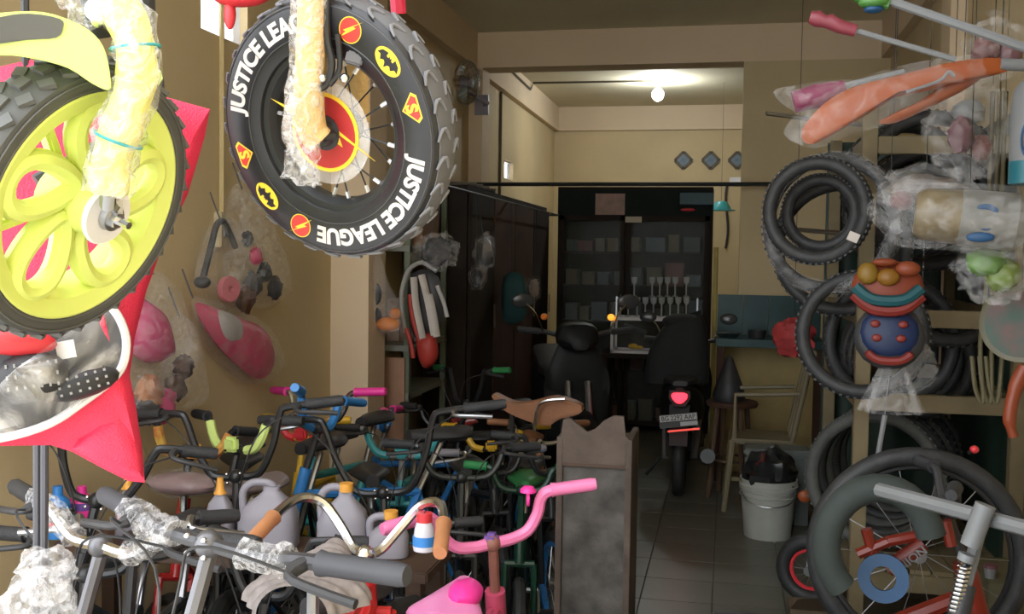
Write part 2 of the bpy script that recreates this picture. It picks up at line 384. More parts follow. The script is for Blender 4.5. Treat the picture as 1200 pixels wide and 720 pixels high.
tag(MB().bb((p0.x, cy-.006, p1.z), (p1.x, cy-.001, p0.z)).build('paper_notice', mat('faded_print', (.3, .25, .2), .8, c2=(.45, .28, .26), scale=14), smooth=False), 'faded paper notice on the header of the display cabinet', 'notice')
p0, p1 = PY(733, 254, cy-.02), PY(752, 261, cy-.02)
tag(MB().bb((p0.x, cy-.028, p1.z), (p1.x, cy-.024, p0.z)).build('price_slip', mat('slip', (.55, .48, .38), .8), smooth=False), 'small cream slip stuck below the faded paper notice', 'slip')
p0, p1 = PY(797, 226, cy-.05), PY(836, 240, cy-.05)
tag(MB().bb((p0.x, cy-.06, p1.z), (p1.x, cy-.002, p0.z)).build('flat_carton', mat('dark_teal_card', (.02, .07, .09), .5), smooth=False, bevel=.004), 'dark teal flat carton fixed on the cabinet header', 'box')
p0 = PY(806, 246, cy-.03)
tag(MB().ell(p0, (.06, .015, .014)).build('red_tag', REDP), 'small red tag under the dark teal carton', 'tag')
# goods behind the glass
cols = [mat('carton_%d' % i, c, .6, var=.15) for i, c in enumerate([(.10, .085, .05), (.05, .06, .05), (.10, .08, .04), (.07, .09, .10), (.12, .05, .04)])]
for si, z in enumerate(shz):
    x = cx0+.06
    while x < cx1-.16:
        wd = random.uniform(.07, .16); hh = random.uniform(.08, .2 if si < 4 else .17)
        m = MB().bb((x, cy+.12, z), (x+wd, cy+.34, z+hh*.82)).bb((x-.003, cy+.117, z+hh*.82), (x+wd+.003, cy+.343, z+hh))
        tag(m.build('goods_carton', random.choice(cols), smooth=False), 'dim lidded carton on a shelf behind the cabinet glass', 'box', 'cartons inside the display cabinet'); x += wd+random.uniform(.02, .06)

# white framed showcase on a table with stemmed glasses on top
sy = 8.05; q0, q1 = PY(716, 372, sy), PY(818, 417, sy)
tx0, tx1, tz0, tz1 = q0.x, q1.x, q1.z, q0.z
t = thing('side_table', 'dark table carrying the white framed showcase', 'table', ((tx0+tx1)/2, sy+.2, 0))
MB().bb((tx0-.08, sy-.05, tz0-.04), (tx1+.08, sy+.45, tz0-.002)).build('table_top', CABW, t, smooth=False, bevel=.003)
for x in (tx0-.04, tx1+.04):
    for y in (sy, sy+.4): MB().bb((x-.02, y-.02, 0), (x+.02, y+.02, tz0-.04)).build('leg', CABW, t, smooth=False)
t = thing('glass_showcase', 'small glass showcase with white frame edges', 'showcase', ((tx0+tx1)/2, sy+.15, tz0))
m = MB(); ys = (sy+.01, sy+.33)
for y in ys:
    for a, b in (((tx0, tz0+.01), (tx1, tz0+.01)), ((tx0, tz1-.01), (tx1, tz1-.01)), ((tx0+.01, tz0), (tx0+.01, tz1)), ((tx1-.01, tz0), (tx1-.01, tz1))): m.bar((a[0], y, a[1]), (b[0], y, b[1]), .022, .022, (0, 1, 0))
for x in (tx0+.01, tx1-.01):
    for z in (tz0+.01, tz1-.01): m.bar((x, ys[0], z), (x, ys[1], z), .022, .022)
m.build('frame', mat('white_frame', (.75, .72, .72), .4), t, smooth=False)
for a, b in (((tx0, sy, tz0), (tx1, sy+.004, tz1)), ((tx0+.001, sy, tz1-.006), (tx1, sy+.33, tz1-.002)), ((tx0, sy+.006, tz0), (tx0+.004, sy+.33, tz1))): MB().bb(a, b).build('pane', gls, t, smooth=False)
MB().bb((tx0+.02, sy+.3, tz0+.02), (tx1-.02, sy+.31, tz1-.02)).build('back_panel', CABW, t, smooth=False)
tag(MB().tube(smooth_path([PY(731, 380, sy+.15), PY(757, 390, sy+.15)], 3), .018, 8).build('grey_grip', GRIP), 'grey handlebar grip lying inside the white framed showcase', 'grip')
c = PY(742, 406, sy+.1); tag(MB().ell(c, (.04, .03, .022)).ell(c+V((.05, 0, -.008)), (.03, .02, .013)).build('yellow_reflector', YEL), 'yellow reflector inside the white framed showcase', 'reflector')
gg = mat('stem_glass', (.42, .43, .42), .15, var=.05)
def glass_item(px, py, Y, h):
    c = PY(px, py, Y)
    prof = [(.024, 0), (.024, .004), (.006, .008), (.006, h*.58), (.010, h*.64), (.022, h*.72), (.026, h), (.022, h), (.016, h*.74), (.001, h*.68)]
    tag(MB().lathe(prof, 14, Matrix.Translation((c.x, c.y, c.z))).build('stemmed_glass', gg), None, 'glass', 'pale stemmed glasses above the white showcase')['label'] = LABG
    return c
hb = 23*sy/F
LABG = 'pale stemmed glass in the row standing on the white showcase'
for px in (727, 736, 746.5, 756, 765.5, 775, 785, 794.5, 804): glass_item(px, 371.5, sy+.06, hb)
rz = PY(770, 347.5, sy+.2).z
t = thing('glass_rack', 'thin clear shelf holding the upper row of glasses', 'shelf', ((tx0+tx1)/2, sy+.2, tz1))
MB().bb((tx0, sy+.13, rz-.008), (tx1, sy+.29, rz)).build('board', gls, t, smooth=False)
for x in (tx0+.02, tx1-.02): MB().bb((x-.006, sy+.2, tz1), (x+.006, sy+.22, rz-.008)).build('support', STEEL, t, smooth=False)
LABG = 'pale stemmed glass on the upper shelf above the white showcase'
for px in (743, 764, 773, 782, 791, 804): glass_item(px, 347.5, sy+.2, hb)

# sink counter with teal splash panel beside the partition
zt = PY(880, 398, 6.75).z; xa = PY(839, 398, 6.75).x
t = thing('counter', 'teal topped counter in front of the partition wall', 'counter', (.25, 6.95, 0))
MB().bb((xa, 6.72, zt-.05), (.62, 7.16, zt)).build('worktop', mat('teal_tile', (.018, .06, .058), .35, var=.2, spec=.3), t, smooth=False, bevel=.004)
zs = PY(880, 346, 7.17).z
nP = 4; ww = (.62-xa)/nP
for k in range(nP): MB().bb((xa+k*ww+.002, 7.165, zt), (xa+(k+1)*ww-.002, 7.185, zs)).build('splash_tile', MATS['teal_tile'], t, smooth=False)
MB().bb((xa+.03, 7.1, 0), (.6, 7.16, zt-.05)).build('rear_panel', mat('counter_cream', (.4, .3, .12), .7), t, smooth=False)
for x in (xa+.03, .58): MB().bb((x-.025, 6.75, 0), (x+.025, 6.8, zt-.05)).build('leg', WOODM, t, smooth=False)
c = PY(853, 396, 6.85); m = MB().lathe([(.001, .004), (.05, .004), (.085, .03), (.09, .03), (.055, 0), (.001, 0)], 20, Matrix.Translation((c.x, 6.88, zt)))
tag(m.build('metal_dish', STEEL), 'shallow metal dish on the teal counter', 'dish')
c = PY(887, 396, 6.85); m = MB().lathe([(.001, 0), (.05, 0), (.06, .05), (.055, .05), (.045, .006), (.001, .006)], 18, Matrix.Translation((c.x, 6.9, zt)))
tag(m.build('dark_bowl', BLKP), 'small dark bowl on the teal counter', 'bowl')
xp = PY(839, 300, 7.3).x
tag(MB().tube([(xp, 7.3, 0), (xp, 7.3, PY(839, 290, 7.3).z)], .016, 8).build('yellow_post', mat('olive_post', (.4, .33, .1), .6)), 'thin olive post at the edge of the partition opening', 'post')
# wiring box on the back wall seen through the opening
c = PY(866, 212, YB-.03); t = thing('junction_box', 'white junction box high on the back wall', 'box', c)
MB().box(c, (.19, .06, .07)).build('cover', WHT, t, bevel=.006)
MB().tube(smooth_path([c+V((-.12, 0, -.03)), c+V((-.13, 0, -.2)), c+V((-.1, 0, -.5)), c+V((-.12, 0, -.7))], 5), .012, 6).build('cable', BLKP, t)
c = PY(845, 247, 9.5); t = thing('sun_hat', 'teal sun hat hanging beside the glass cabinet', 'hat', c)
MB().lathe([(.001, .09), (.05, .08), (.085, .03), (.09, 0), (.08, 0), (.001, .06)], 18, Matrix.Translation(c)).build('crown', TEAL, t)
MB().ell(c+V((.06, -.07, 0)), (.07, .08, .008)).build('peak', TEAL, t); MB().tube([c+V((0, 0, .08)), V((c.x, c.y, ZC))], .002, 5).build('cord', CAB, t)

# dark wardrobe row along the left wall
wt = 1.86
t = thing('wardrobe', 'dark brown wardrobe row along the side wall', 'wardrobe', (-1.65, 7, 0))
MB().bb((XL+.11, 5.75, .05), (-1.48, 8.4, wt)).build('body', CABW, t, smooth=False)
MB().bb((XL+.11, 5.75, 0), (-1.5, 8.4, .05)).build('plinth', BLKP, t, smooth=False)
for k, (a, b) in enumerate(((5.77, 6.35), (6.36, 7.0), (7.01, 7.7), (7.71, 8.38))):
    d = MB().bb((-1.479, a+.004, .08), (-1.455, b-.004, wt-.04)).build('door', WOODM if k in (1, 2) else CABW, t, smooth=False, bevel=.004)
    MB().tube([(-1.435, b-.05, 1.0), (-1.435, b-.05, 1.15)], .007, 6).build('handle', STEEL, d)
for k in range(4):
    c = V((-1.62, 5.9+.17*k, wt)); tag(MB().tube([c+V((-.08, 0, .018)), c+V((.13, .1, .018))], .018, 8).build('metal_rod', STEEL), 'short metal tube lying on top of the dark wardrobe', 'tube', 'metal tubes on the wardrobe')
# metal shelf behind the pillar
SG = mat('grey_green_metal', (.14, .16, .11), .5, .2, var=.1)
sx1 = PY(480, 350, 5.0).x; st = 1.86
t = thing('metal_shelf', 'grey green metal shelf with panel doors behind the pillar', 'shelf', (-1.7, 5.3, 0))
for x in (XL+.02, sx1-.015):
    for y in (5.0, 5.68): MB().bb((x-.015, y, 0), (x+.015, y+.03, st)).build('post', SG, t, smooth=False)
zz = [.1, PY(440, 460, 5.0).z, PY(440, 404, 5.0).z, 1.5, st-.03]
for z in zz: MB().bb((XL+.01, 4.995, z-.03), (sx1, 5.72, z)).build('board', mat('shelf_board', (.22, .23, .19), .5), t, smooth=False)
dw = (sx1-XL-.03)/2
for k in range(2): MB().bb((XL+.015+k*dw+.002, 4.98, PY(440, 470, 5).z-.25), (XL+.015+(k+1)*dw-.002, 4.994, PY(440, 418, 5).z)).build('panel', mat('pinkish_board', (.34, .19, .12), .6, var=.15), t, smooth=False)
z0 = zz[2]
for k in range(3):
    x = XL+.06+.075*k; m = MB().bb((x, 5.25, z0), (x+.07, 5.45, z0+.22)); m.bb((x-.002, 5.247, z0+.17), (x+.072, 5.453, z0+.225))
    tag(m.build('pictured_carton', [mat('print_a', (.45, .3, .25), .6, c2=(.7, .6, .5), scale=25), mat('print_b', (.35, .16, .14), .6, c2=(.6, .5, .45), scale=25), mat('print_c', (.3, .3, .3), .6, c2=(.6, .5, .4), scale=25)][k], smooth=False), 'printed carton on the metal shelf behind the pillar', 'box', 'printed cartons on the metal shelf')
z0 = 1.5
for k in range(3):
    x = XL+.04+.09*k; tag(MB().bb((x, 5.1, z0), (x+.08, 5.4, z0+.2)).bb((x-.002, 5.098, z0+.2), (x+.082, 5.402, z0+.23)).build('brown_carton', mat('brown_card', (.2, .11, .06), .7), smooth=False), 'brown lidded carton on the upper metal shelf', 'box', 'brown cartons on the upper metal shelf')

struct(MB().bb((.41, 1.30, 0), (XR+.15, 1.44, ZC+.2)).build('shade_wall_front', WALL, smooth=False))  # unseen wall added to keep sky light off the tyre rack side
struct(MB().bb((.41, -3.2, 0), (.56, 1.30, ZC+.2)).build('shade_wall_outside', WALL, smooth=False))  # unseen wall added beside the camera, shades the goods on the right
t = thing('hanging_rail', 'steel hanging rail across the shop front', 'rail', (0, 1.3, 2.6))
for y in (1.12, 1.3, 1.5): MB().tube([(XL-.1, y, 2.6), (.47, y, 2.6)], .014, 8).build('rail', STEEL, t)
for x in (XL-.1, .47): MB().tube([(x, 1.1, 2.6), (x, YF+.05, 2.6)], .014, 8).build('side_arm', STEEL, t)

tag(MB().tube([(-1.38, 4.7, 1.8), (-1.38, 8.4, 1.8)], .006, 6).tube([(-1.38, 4.72, 1.8), (XL+.19, 4.72, 1.8)], .008, 6).tube([(-1.38, 8.38, 1.8), (-1.47, 8.38, 1.8)], .008, 6).build('hanging_wire', DARKM), 'dark hanging wire stretched before the wardrobe row', 'wire')
t = thing('hanging_pipe', 'steel pipe rack overhead along the tyre rack side', 'rail', (.6, 2.4, 2.4))
for x in (.1, .35, .6, .85): MB().tube([(x, 1.44, 2.4), (x, 3.5, 2.4)], .01, 6).build('pipe', STEEL, t)
for y in (1.6, 2.6, 3.4): MB().tube([(.08, y, 2.41), (XR, y, 2.41)], .012, 6).build('cross_pipe', STEEL, t)
# ------------------------------------------------------------------ hanging bike with lettered tyre
def hero_basis(px, py, dist, right, up):
    r, u, t = view_basis(px, py); toward = math.sqrt(1-right*right-up*up)
    n = r*right+u*up+t*toward; c = CAM-t*dist
    return c, n, frame(c, n, u)
c, n, MJ = hero_basis(395, 151, 1.26, -.57, -.20)
rw = MJ.to_3x3()
t = thing('hanging_bike', 'hung kids bike with lettered black tyre and tan foam wrapped fork', 'bicycle', c+V((0, 0, -.16)))
J = lambda x, y, z=0: MJ @ V((x, y, z))
prof = [(.098, .020), (.108, .025), (.113, .0262), (.143, .0262), (.1475, .0245), (.151, .019), (.1545, .010), (.156, 0)]
prof = prof+[(r, -z) for r, z in prof[-2::-1]]+[(.095, -.012), (.095, .012)]
wheel = MB().lathe(prof, 72, MJ, True).build('tyre', RUBG, t, ang=35)
MB().lathe([(.1524, .0185), (.1552, .010), (.1566, 0), (.1552, -.010), (.1524, -.0185), (.150, -.0185), (.150, .0185)], 72, MJ, True).build('tread_highlight_band', mat('tread_highlight_grey', (.10, .10, .107), .55), wheel)  # lighter grey band carries the sky highlight in its colour
m = MB(); k = 30
for i in range(k):
    a = 2*math.pi*i/k
    for sd in (1, -1):
        aa = a+(math.pi/k if sd < 0 else 0)
        q = []
        for j in range(6):
            u = j/5; zz = sd*(.004+.018*u); bow = .10*(1-(2*u-1)**2)-.05
            rr = .1565-.0045*max(0, (abs(zz)-.008)/.014)**1.5
            q.append((aa+bow*.9, rr, zz))
        pts = [J(math.cos(b)*r, math.sin(b)*r, z) for b, r, z in q]
        m.tube(pts, [.0014, .0022, .0026, .0026, .0022, .0014], 6)
m.build('tread', mat('tread_highlight_rubber', (.15, .15, .16), .5), wheel)  # lugs lightened too, sky highlight put into the grey
m = MB()
for a0, r, z in ((0, .1455, .0258), (0, .1105, .0258)): m.torus(r, .0009, MJ @ Matrix.Translation((0, 0, z)), 72, 5)
m.build('bead_line', mat('raised_rubber', (.06, .06, .065), .25), wheel)
LETW = mat('letter_white', (.62, .58, .54), .5, var=.12, scale=60)
zt_ = .0264
def arc_text(s, size, rad, a_mid, mb, bold, sx=1):
    vs, fs = text_geo(s, size, bold, .0003); out = []
    for p in vs:
        a = math.radians(a_mid)+p.x*sx/rad; r = rad-size*.35+p.y
        out.append(J(math.sin(a)*r, math.cos(a)*r, zt_+p.z))
    mb.add(out, fs)
for a in (325, 147):
    m = MB(); arc_text('JUSTICE LEAGUE', .0275, .1275, a, m, .0011, 1.0); m.build('lettering', LETW, wheel, smooth=False)
EY = mat('emblem_yellow', (.85, .58, .04), .4, var=0); ER = mat('emblem_red', (.70, .04, .03), .4, var=0); EB = mat('emblem_black', (.012, .012, .014), .4, var=0)
def em(poly, a, rot, z0, z1, m_, nm, rad=.1275, s=1.0):
    a = math.radians(a); Ml = MJ @ Matrix.Translation((math.sin(a)*rad, math.cos(a)*rad, 0)) @ Matrix.Rotation(-a+math.radians(rot), 4, 'Z')
    return MB().prism([(x*s, y*s) for x, y in poly], z0, z1, Ml).build(nm, m_, wheel, smooth=False)
circ = lambda rx, ry=None, k=28: [(rx*math.cos(2*math.pi*i/k), (ry or rx)*math.sin(2*math.pi*i/k)) for i in range(k)]
bolt = [(.010, .011), (.002, .0035), (.005, .0035), (-.010, -.0115), (-.0035, -.0025), (-.0065, -.0025)]
half = [(0, .0035), (.0012, .0055), (.0022, .003), (.0045, .003), (.005, .007), (.0115, .0045), (.0145, -.001), (.0105, -.0005), (.0075, -.0045), (.0045, -.002), (.0022, -.003), (0, -.0075)]
bat = half+[(-x, y) for x, y in half[-2:0:-1]]
shield = [(-.0115, .009), (.0115, .009), (.0155, .0035), (0, -.012), (-.0155, .0035)]
for base in (0, 180):
    em(circ(.0138), 24+base, 0, .0262, .0266, ER, 'emblem'); em(circ(.0138), 24+base, 0, .0261, .0264, EY, 'emblem', s=1.08); em(bolt, 24+base, 0, .0266, .0269, EY, 'emblem', s=1.35)
    em(circ(.0195, .0125), 50+base, 0, .0262, .0266, EY, 'emblem'); em(bat, 50+base, 0, .0266, .0269, EB, 'emblem', s=1.18)
    em(shield, 76+base, 0, .0262, .0266, EY, 'emblem', s=1.12); em(shield, 76+base, 0, .0266, .0268, ER, 'emblem', s=.92)
    a = math.radians(76+base); vs, fs = text_geo('S', .021, .0008, .0003)
    Ml = MJ @ Matrix.Translation((math.sin(a)*.1275, math.cos(a)*.1275, .0269)) @ Matrix.Rotation(-a, 4, 'Z') @ Matrix.Translation((0, -.007, 0)); MB().add(vs, fs, Ml).build('emblem', EY, wheel, smooth=False)
rim = MB().lathe([(.101, .017), (.101, -.017), (.090, -.014), (.084, -.006), (.084, .006), (.090, .014)], 64, MJ, True).build('rim', BLK, t, ang=30)
MB().lathe([(.001, .034), (.014, .034), (.016, .028), (.021, .026), (.021, .02), (.011, .016), (.011, -.016), (.021, -.02), (.021, -.026), (.001, -.03)], 24, MJ).build('hub', BLKP, t, ang=30)
for i in range(20):
    a = 2*math.pi*i/20+.1; sd = 1 if i % 2 else -1; b = a+(.5 if (i//2) % 2 else -.5)
    p, q = J(math.cos(b)*.018, math.sin(b)*.018, sd*.022), J(math.cos(a)*.085, math.sin(a)*.085, sd*.003)
    s_ = MB().tube([p, q], .0011, 5).build('spoke', BLK, t)
    e = p.lerp(q, .86); MB().tube([e, q], .0026, 6).build('nipple', mat('nipple_silver', (.8, .8, .82), .3, .6), s_)
dc = MB().prism(circ(.062, .062, 40), .0225, .0235, MJ).build('spoke_disc', film('disc_film', lo=.12, hi=.3, scale=12), t, smooth=False)
MB().prism(circ(.047, .047, 36), .0237, .0245, MJ).build('badge', EY, dc, smooth=False)
MB().prism(circ(.0425, .0425, 36), .0245, .0249, MJ).build('badge', mat('badge_red', (.42, .03, .03), .4), dc, smooth=False)
MB().prism([(x*5.2-.004, y*5.2) for x, y in bolt], .0249, .0254, MJ @ Matrix.Rotation(math.radians(-75), 4, 'Z')).build('badge', EY, dc, smooth=False)
# fork legs in tan foam, with film
P = lambda px, py, dd: CAM+(-view_basis(px, py)[2])*dd
nearleg = [P(367, -40, 1.22), P(366, 40, 1.215), P(362, 110, 1.21), P(365, 150, 1.212), P(374, 164, 1.214)]
MB().tube(smooth_path(nearleg, 5), .0175, 12).build('fork_foam', TFOAM, t)
MB().tube([P(364, 140, 1.215), P(376, 157, 1.222), P(392, 160, 1.226)], [.006, .007, .006], 10).build('fork_dropout', BLK, t)
MB().lathe([(.001, .056), (.006, .056), (.006, .046), (.010, .046), (.010, .036), (.001, .036)], 12, MJ).build('axle_nut', STEEL, t)
wrap([P(362, -40, 1.213), P(361, 60, 1.207), P(352, 150, 1.205), P(354, 180, 1.205), P(349, 212, 1.207)], .0205, 3, jit=.25).build('wrap_film', FILMX, t)
far = [J(.01, .20, -.045), J(.006, .10, -.05), J(0, .0, -.045)]
MB().tube(far, .014, 10).build('fork_leg', TFOAM, t)
MB().tube([J(-.02, .30, 0), J(.0, .20, 0)], .018, 10).tube([J(-.018, .2, .05), J(0, .205, 0), J(.012, .2, -.05)], .014, 8).build('fork_crown', BLKP, t)
br = smooth_path([P(384, -20, 1.21), P(383, 40, 1.205), P(389, 75, 1.2), P(383, 98, 1.2), P(374, 104, 1.2)], 4)
MB().tube(br, .0045, 8).tube(smooth_path([P(396, 40, 1.2), P(398, 80, 1.2), P(386, 100, 1.198)], 4), .0035, 8).build('brake_arm', BLK, t)
MB().ell(P(404, 92, 1.2), (.006, .006, .006)).ell(P(378, 92, 1.196), (.005, .005, .005)).build('brake_bolt', CHR, t)
MB().bar(P(405, 66, 1.2), P(425, 72, 1.2), .012, .014).build('brake_pad', mat('pad_grey', (.12, .12, .13), .6), t, bevel=.002)
MB().tube([P(464, -30, 1.36), P(467, 16, 1.36)], .010, 8).build('frame_tube', mat('crimson_paint', (.55, .02, .07), .3), t)
MB().tube([P(464, -10, 1.36), P(440, -90, 1.36), P(400, -120, 1.3)], .011, 8).build('frame_tube', MATS['crimson_paint'], t)
MB().tube([P(372, -35, 1.27), P(372, -140, 1.27)], .016, 10).build('steerer', BLKP, t)
hb_ = P(372, -140, 1.27)
MB().tube([hb_+V((-.2, -.05, .02)), hb_, hb_+V((.2, .05, .02))], .011, 8).build('handlebar', BLKP, t)
MB().tube([hb_, V((hb_.x, hb_.y, 2.6))], .004, 6).build('hanging_rope', mat('rope', (.5, .45, .35), .8), t)
# red tip of a hanging toy near the frosted window
c = PY(283, 14, 1.9); t = thing('hanging_red_horn', 'glossy red rubber horn hanging high before the frosted glass block', 'horn', c)
MB().ell(c+V((0, 0, .03)), (.06, .03, .02)).ell(c+V((-.025, 0, -.004)), (.012, .012, .03)).build('bulb', REDP, t)
MB().tube([c+V((.02, 0, .04)), V((c.x+.02, c.y, 3.05))], .003, 6).build('cord', MATS['rope'], t)

# ------------------------------------------------------------------ hanging lime bike
c, n, MG = hero_basis(84, 233, 1.20, .69, -.33)
t = thing('hanging_bike', 'hung toddler bike with lime wheel and yellow foam wrapped fork', 'bicycle', c+V((0, 0, -.16)))
G = lambda x, y, z=0: MG @ V((x, y, z))
prof = [(.120, .022), (.128, .027), (.138, .029), (.147, .026), (.152, .017), (.154, 0)]
prof = prof+[(r, -z) for r, z in prof[-2::-1]]+[(.118, -.01), (.118, .01)]
wheel = MB().lathe(prof, 72, MG, True).build('tyre', mat('tyre_grey_rubber', (.075, .078, .075), .5, var=.2), t, ang=35)
m = MB()
for i in range(34):
    a = 2*math.pi*i/34
    for zc, da in ((-.017, 0), (0, .5), (.017, 0)):
        aa = a+da*2*math.pi/34; rr = .1545 if zc == 0 else .1515
        Mk = MG @ Matrix.Rotation(aa, 4, 'Z') @ Matrix.Translation((rr, 0, zc)) @ Matrix.Rotation(.5 if zc < 0 else -.5 if zc > 0 else 0, 4, 'X')
        m.box((0, 0, 0), (.005, .015, .0125), Mk)
m.build('tread', mat('tread_grey', (.10, .103, .10), .5), wheel, smooth=False)
m = MB()
for r, z in ((.131, .0276), (.142, .0285)): m.torus(r, .0011, MG @ Matrix.Translation((0, 0, z)), 72, 5)
m.build('sidewall_line', MATS['tread_grey'], wheel)
MB().lathe([(.131, .026), (.131, .020), (.122, -.02), (.104, -.02), (.104, .010), (.108, .022), (.126, .028)], 72, MG, True).build('rim', LIME, t, ang=35)
for i in range(5):
    a0 = 2*math.pi*i/5+.35
    Ml = MG @ Matrix.Rotation(a0, 4, 'Z') @ Matrix.Translation((.068, 0, 0)) @ Matrix.Rotation(.35, 4, 'Z')
    pts = []
    for j in range(28):
        b = 2*math.pi*j/28; x = .044*math.cos(b); wy = .026*(1+.35*math.cos(b)); pts.append(Ml @ V((x, wy*math.sin(b), .014-.012*math.cos(b)*0)))
    MB().tube(pts, [(.013, .0115)]*28, 8, True, flat=MG.to_3x3() @ V((0, 0, 1))).build('spoke', LIME, t)
    Ml = MG @ Matrix.Rotation(a0+2*math.pi/10, 4, 'Z')
    MB().bar(Ml @ V((.03, 0, -.004)), Ml @ V((.108, .0, -.004)), .012, .016, MG.to_3x3() @ V((0, 0, 1))).build('rib', LIME, t, bevel=.003)
MB().lathe([(.001, .046), (.022, .046), (.029, .03), (.032, .0), (.032, -.02), (.001, -.02)], 28, MG).build('hub', LIME, t)
MB().lathe([(.001, .052), (.031, .052), (.033, .049), (.031, .045), (.001, .045)], 32, MG).build('hub_cap', WHT, t, ang=30)
MB().lathe([(.001, .080), (.0045, .080), (.0045, .066), (.009, .066), (.010, .052), (.001, .052)], 6, MG).build('axle_nut', CHR, t, ang=20)
MB().lathe([(.001, .060), (.014, .060), (.015, .053), (.001, .053)], 20, MG).build('washer', STEEL, t)
hubn = G(0, 0, .058)
dr = (CAM-hubn).normalized()
leg = [P(120, -60, 1.14), P(134, -5, 1.12), P(155, 40, 1.105), P(160, 90, 1.10), P(146, 140, 1.10), P(131, 186, 1.105), P(127, 226, 1.11)]
lp = smooth_path(leg, 6)
MB().tube(lp, [.0195+.001*math.sin(i*.8) for i in range(len(lp))], 14).build('fork_foam', YFOAM, t)
wrap([q+V((.002, -.001, 0)) for q in leg], .0235, 5, n=14, jit=.15).build('wrap_film', film('foam_film', lo=.1, hi=.5, scale=45), t)
for i in (14, 27):
    tg = (lp[i+1]-lp[i-1]).normalized(); Mt = frame(lp[i], tg, (0, 1, 0)); MB().torus(.0235, .0016, Mt, 24, 6).build('tie', TEAL, t)
MB().tube([P(127, 222, 1.11), P(126, 240, 1.115), hubn+V((0, 0, .012))], [.008, .008, .006], 8).bar(hubn+V((0, 0, .018)), hubn+V((0, 0, -.006)), .018, .006).build('fork_dropout', STEEL, t)
# mudguard above the wheel, with dark inlay
rr, uu, tt = view_basis(60, 60)
out = [(-70, 40), (-40, 22), (0, 15), (50, 14), (90, 27), (112, 42), (124, 62), (130, 96), (127, 106), (108, 98), (80, 80), (40, 69), (0, 65), (-50, 74)]
pl = closed_path([P(x, y, 1.085) for x, y in out], 3)
fd = MB().slab(pl, -tt*.05).build('mudguard', LIME2, t, bevel=.004)
inl = closed_path([P(x, y, 1.082) for x, y in ((-60, 36), (0, 20), (35, 16), (70, 22), (74, 32), (66, 44), (30, 47), (-50, 56))], 3)
MB().slab(inl, -tt*.004).build('inlay', mat('grey_inlay', (.10, .105, .10), .5), fd)
MB().tube([P(100, -70, 1.17), P(112, 5, 1.17), P(118, 40, 1.18)], .014, 10).build('fork_crown', BLKP, t)
wrap([P(85, -10, 1.16), P(100, 8, 1.15), P(114, 16, 1.145)], .017, 8).build('wrap_film', FILMX, t)
MB().lathe([(.001, .008), (.012, .008), (.013, 0), (.001, 0)], 16, frame(P(117, 14, 1.125), (.2, -1, .1))).ell(P(114, 22, 1.12), (.007, .006, .009)).build('clamp_bolt', CHR, t)
far = [P(172, -20, 1.27), P(174, 60, 1.27), P(176, 130, 1.27), G(0, 0, -.05)]
MB().tube(smooth_path(far, 4), .009, 8).build('fork_leg', BLKP, t)
MB().tube(smooth_path([P(176, 42, 1.2), P(183, 58, 1.2), P(178, 68, 1.2)], 3), .002, 6).build('wire_clip', WHT, t)
MB().slab([P(188, 82, 1.2), P(191, 92, 1.2), P(186, 100, 1.2), P(179, 98, 1.2)], -tt*.01).build('side_tab', LIME2, t)
st = P(105, -70, 1.17)
MB().tube([st, st+V((0, 0, .25))], .015, 10).build('steerer', BLKP, t)
MB().tube([st+V((-.2, .03, .25)), st+V((0, 0, .25)), st+V((.2, -.03, .25))], .012, 8).build('handlebar', LIME2, t)
MB().tube([st+V((0, 0, .25)), V((st.x, st.y, 2.6))], .004, 6).build('hanging_rope', MATS['rope'], t)

# ------------------------------------------------------------------ red bag with a clear window, behind the lime wheel
D = 1.42
rr, uu, tt = view_basis(90, 330)
t = thing('hanging_bag', 'large red bag with a clear plastic window behind the lime wheel', 'bag', P(90, 560, D+.03))
out = [(-60, 90), (0, 78), (36, 70), (120, 96), (195, 114), (246, 128), (240, 160), (220, 228), (190, 290), (172, 340), (158, 395), (152, 440), (158, 470), (166, 520), (170, 566), (150, 564), (118, 548), (85, 530), (60, 522), (0, 523), (-70, 524), (-80, 300)]
MB().pillow([P(x, y, D+.05) for x, y in out], tt, .035, 7).build('bag_body', REDF, t, ang=60, merge=True)
lin = closed_path([P(x, y, D) for x, y in ((-70, 330), (40, 340), (128, 356), (142, 375), (147, 400), (143, 428), (128, 446), (100, 468), (62, 492), (0, 512), (-70, 516))], 3)
MB().slab(lin, -tt*.012).build('lining', mat('bag_lining', (.035, .036, .04), .5, c2=(.12, .12, .13), scale=18), t)
pip = smooth_path([P(x, y, D-.006) for x, y in ((120, 350), (138, 370), (148, 398), (144, 428), (128, 448), (98, 471), (58, 497), (0, 514), (-70, 518))], 4)
MB().tube(pip, .0055, 8).build('piping', mat('white_piping', (.75, .74, .76), .5), t)
cov = smooth_path([P(x, y, D-.012) for x, y in ((128, 356), (142, 375), (147, 400), (143, 428), (128, 446), (100, 468), (62, 492), (0, 512), (-70, 516))], 3)
c0 = P(20, 430, D-.05); m = MB()
m.grid(lambda u, v: cov[min(len(cov)-1, int(u*(len(cov)-1)+.5))].lerp(c0, v)+tt*.03*math.sin(v*1.5)+tt*.012*noise.noise(V((u*6, v*5, 0))), 27, 9)
m.build('window_film', film('window_film', lo=.04, hi=.9, scale=9, rough=.15, mid=.58), t)
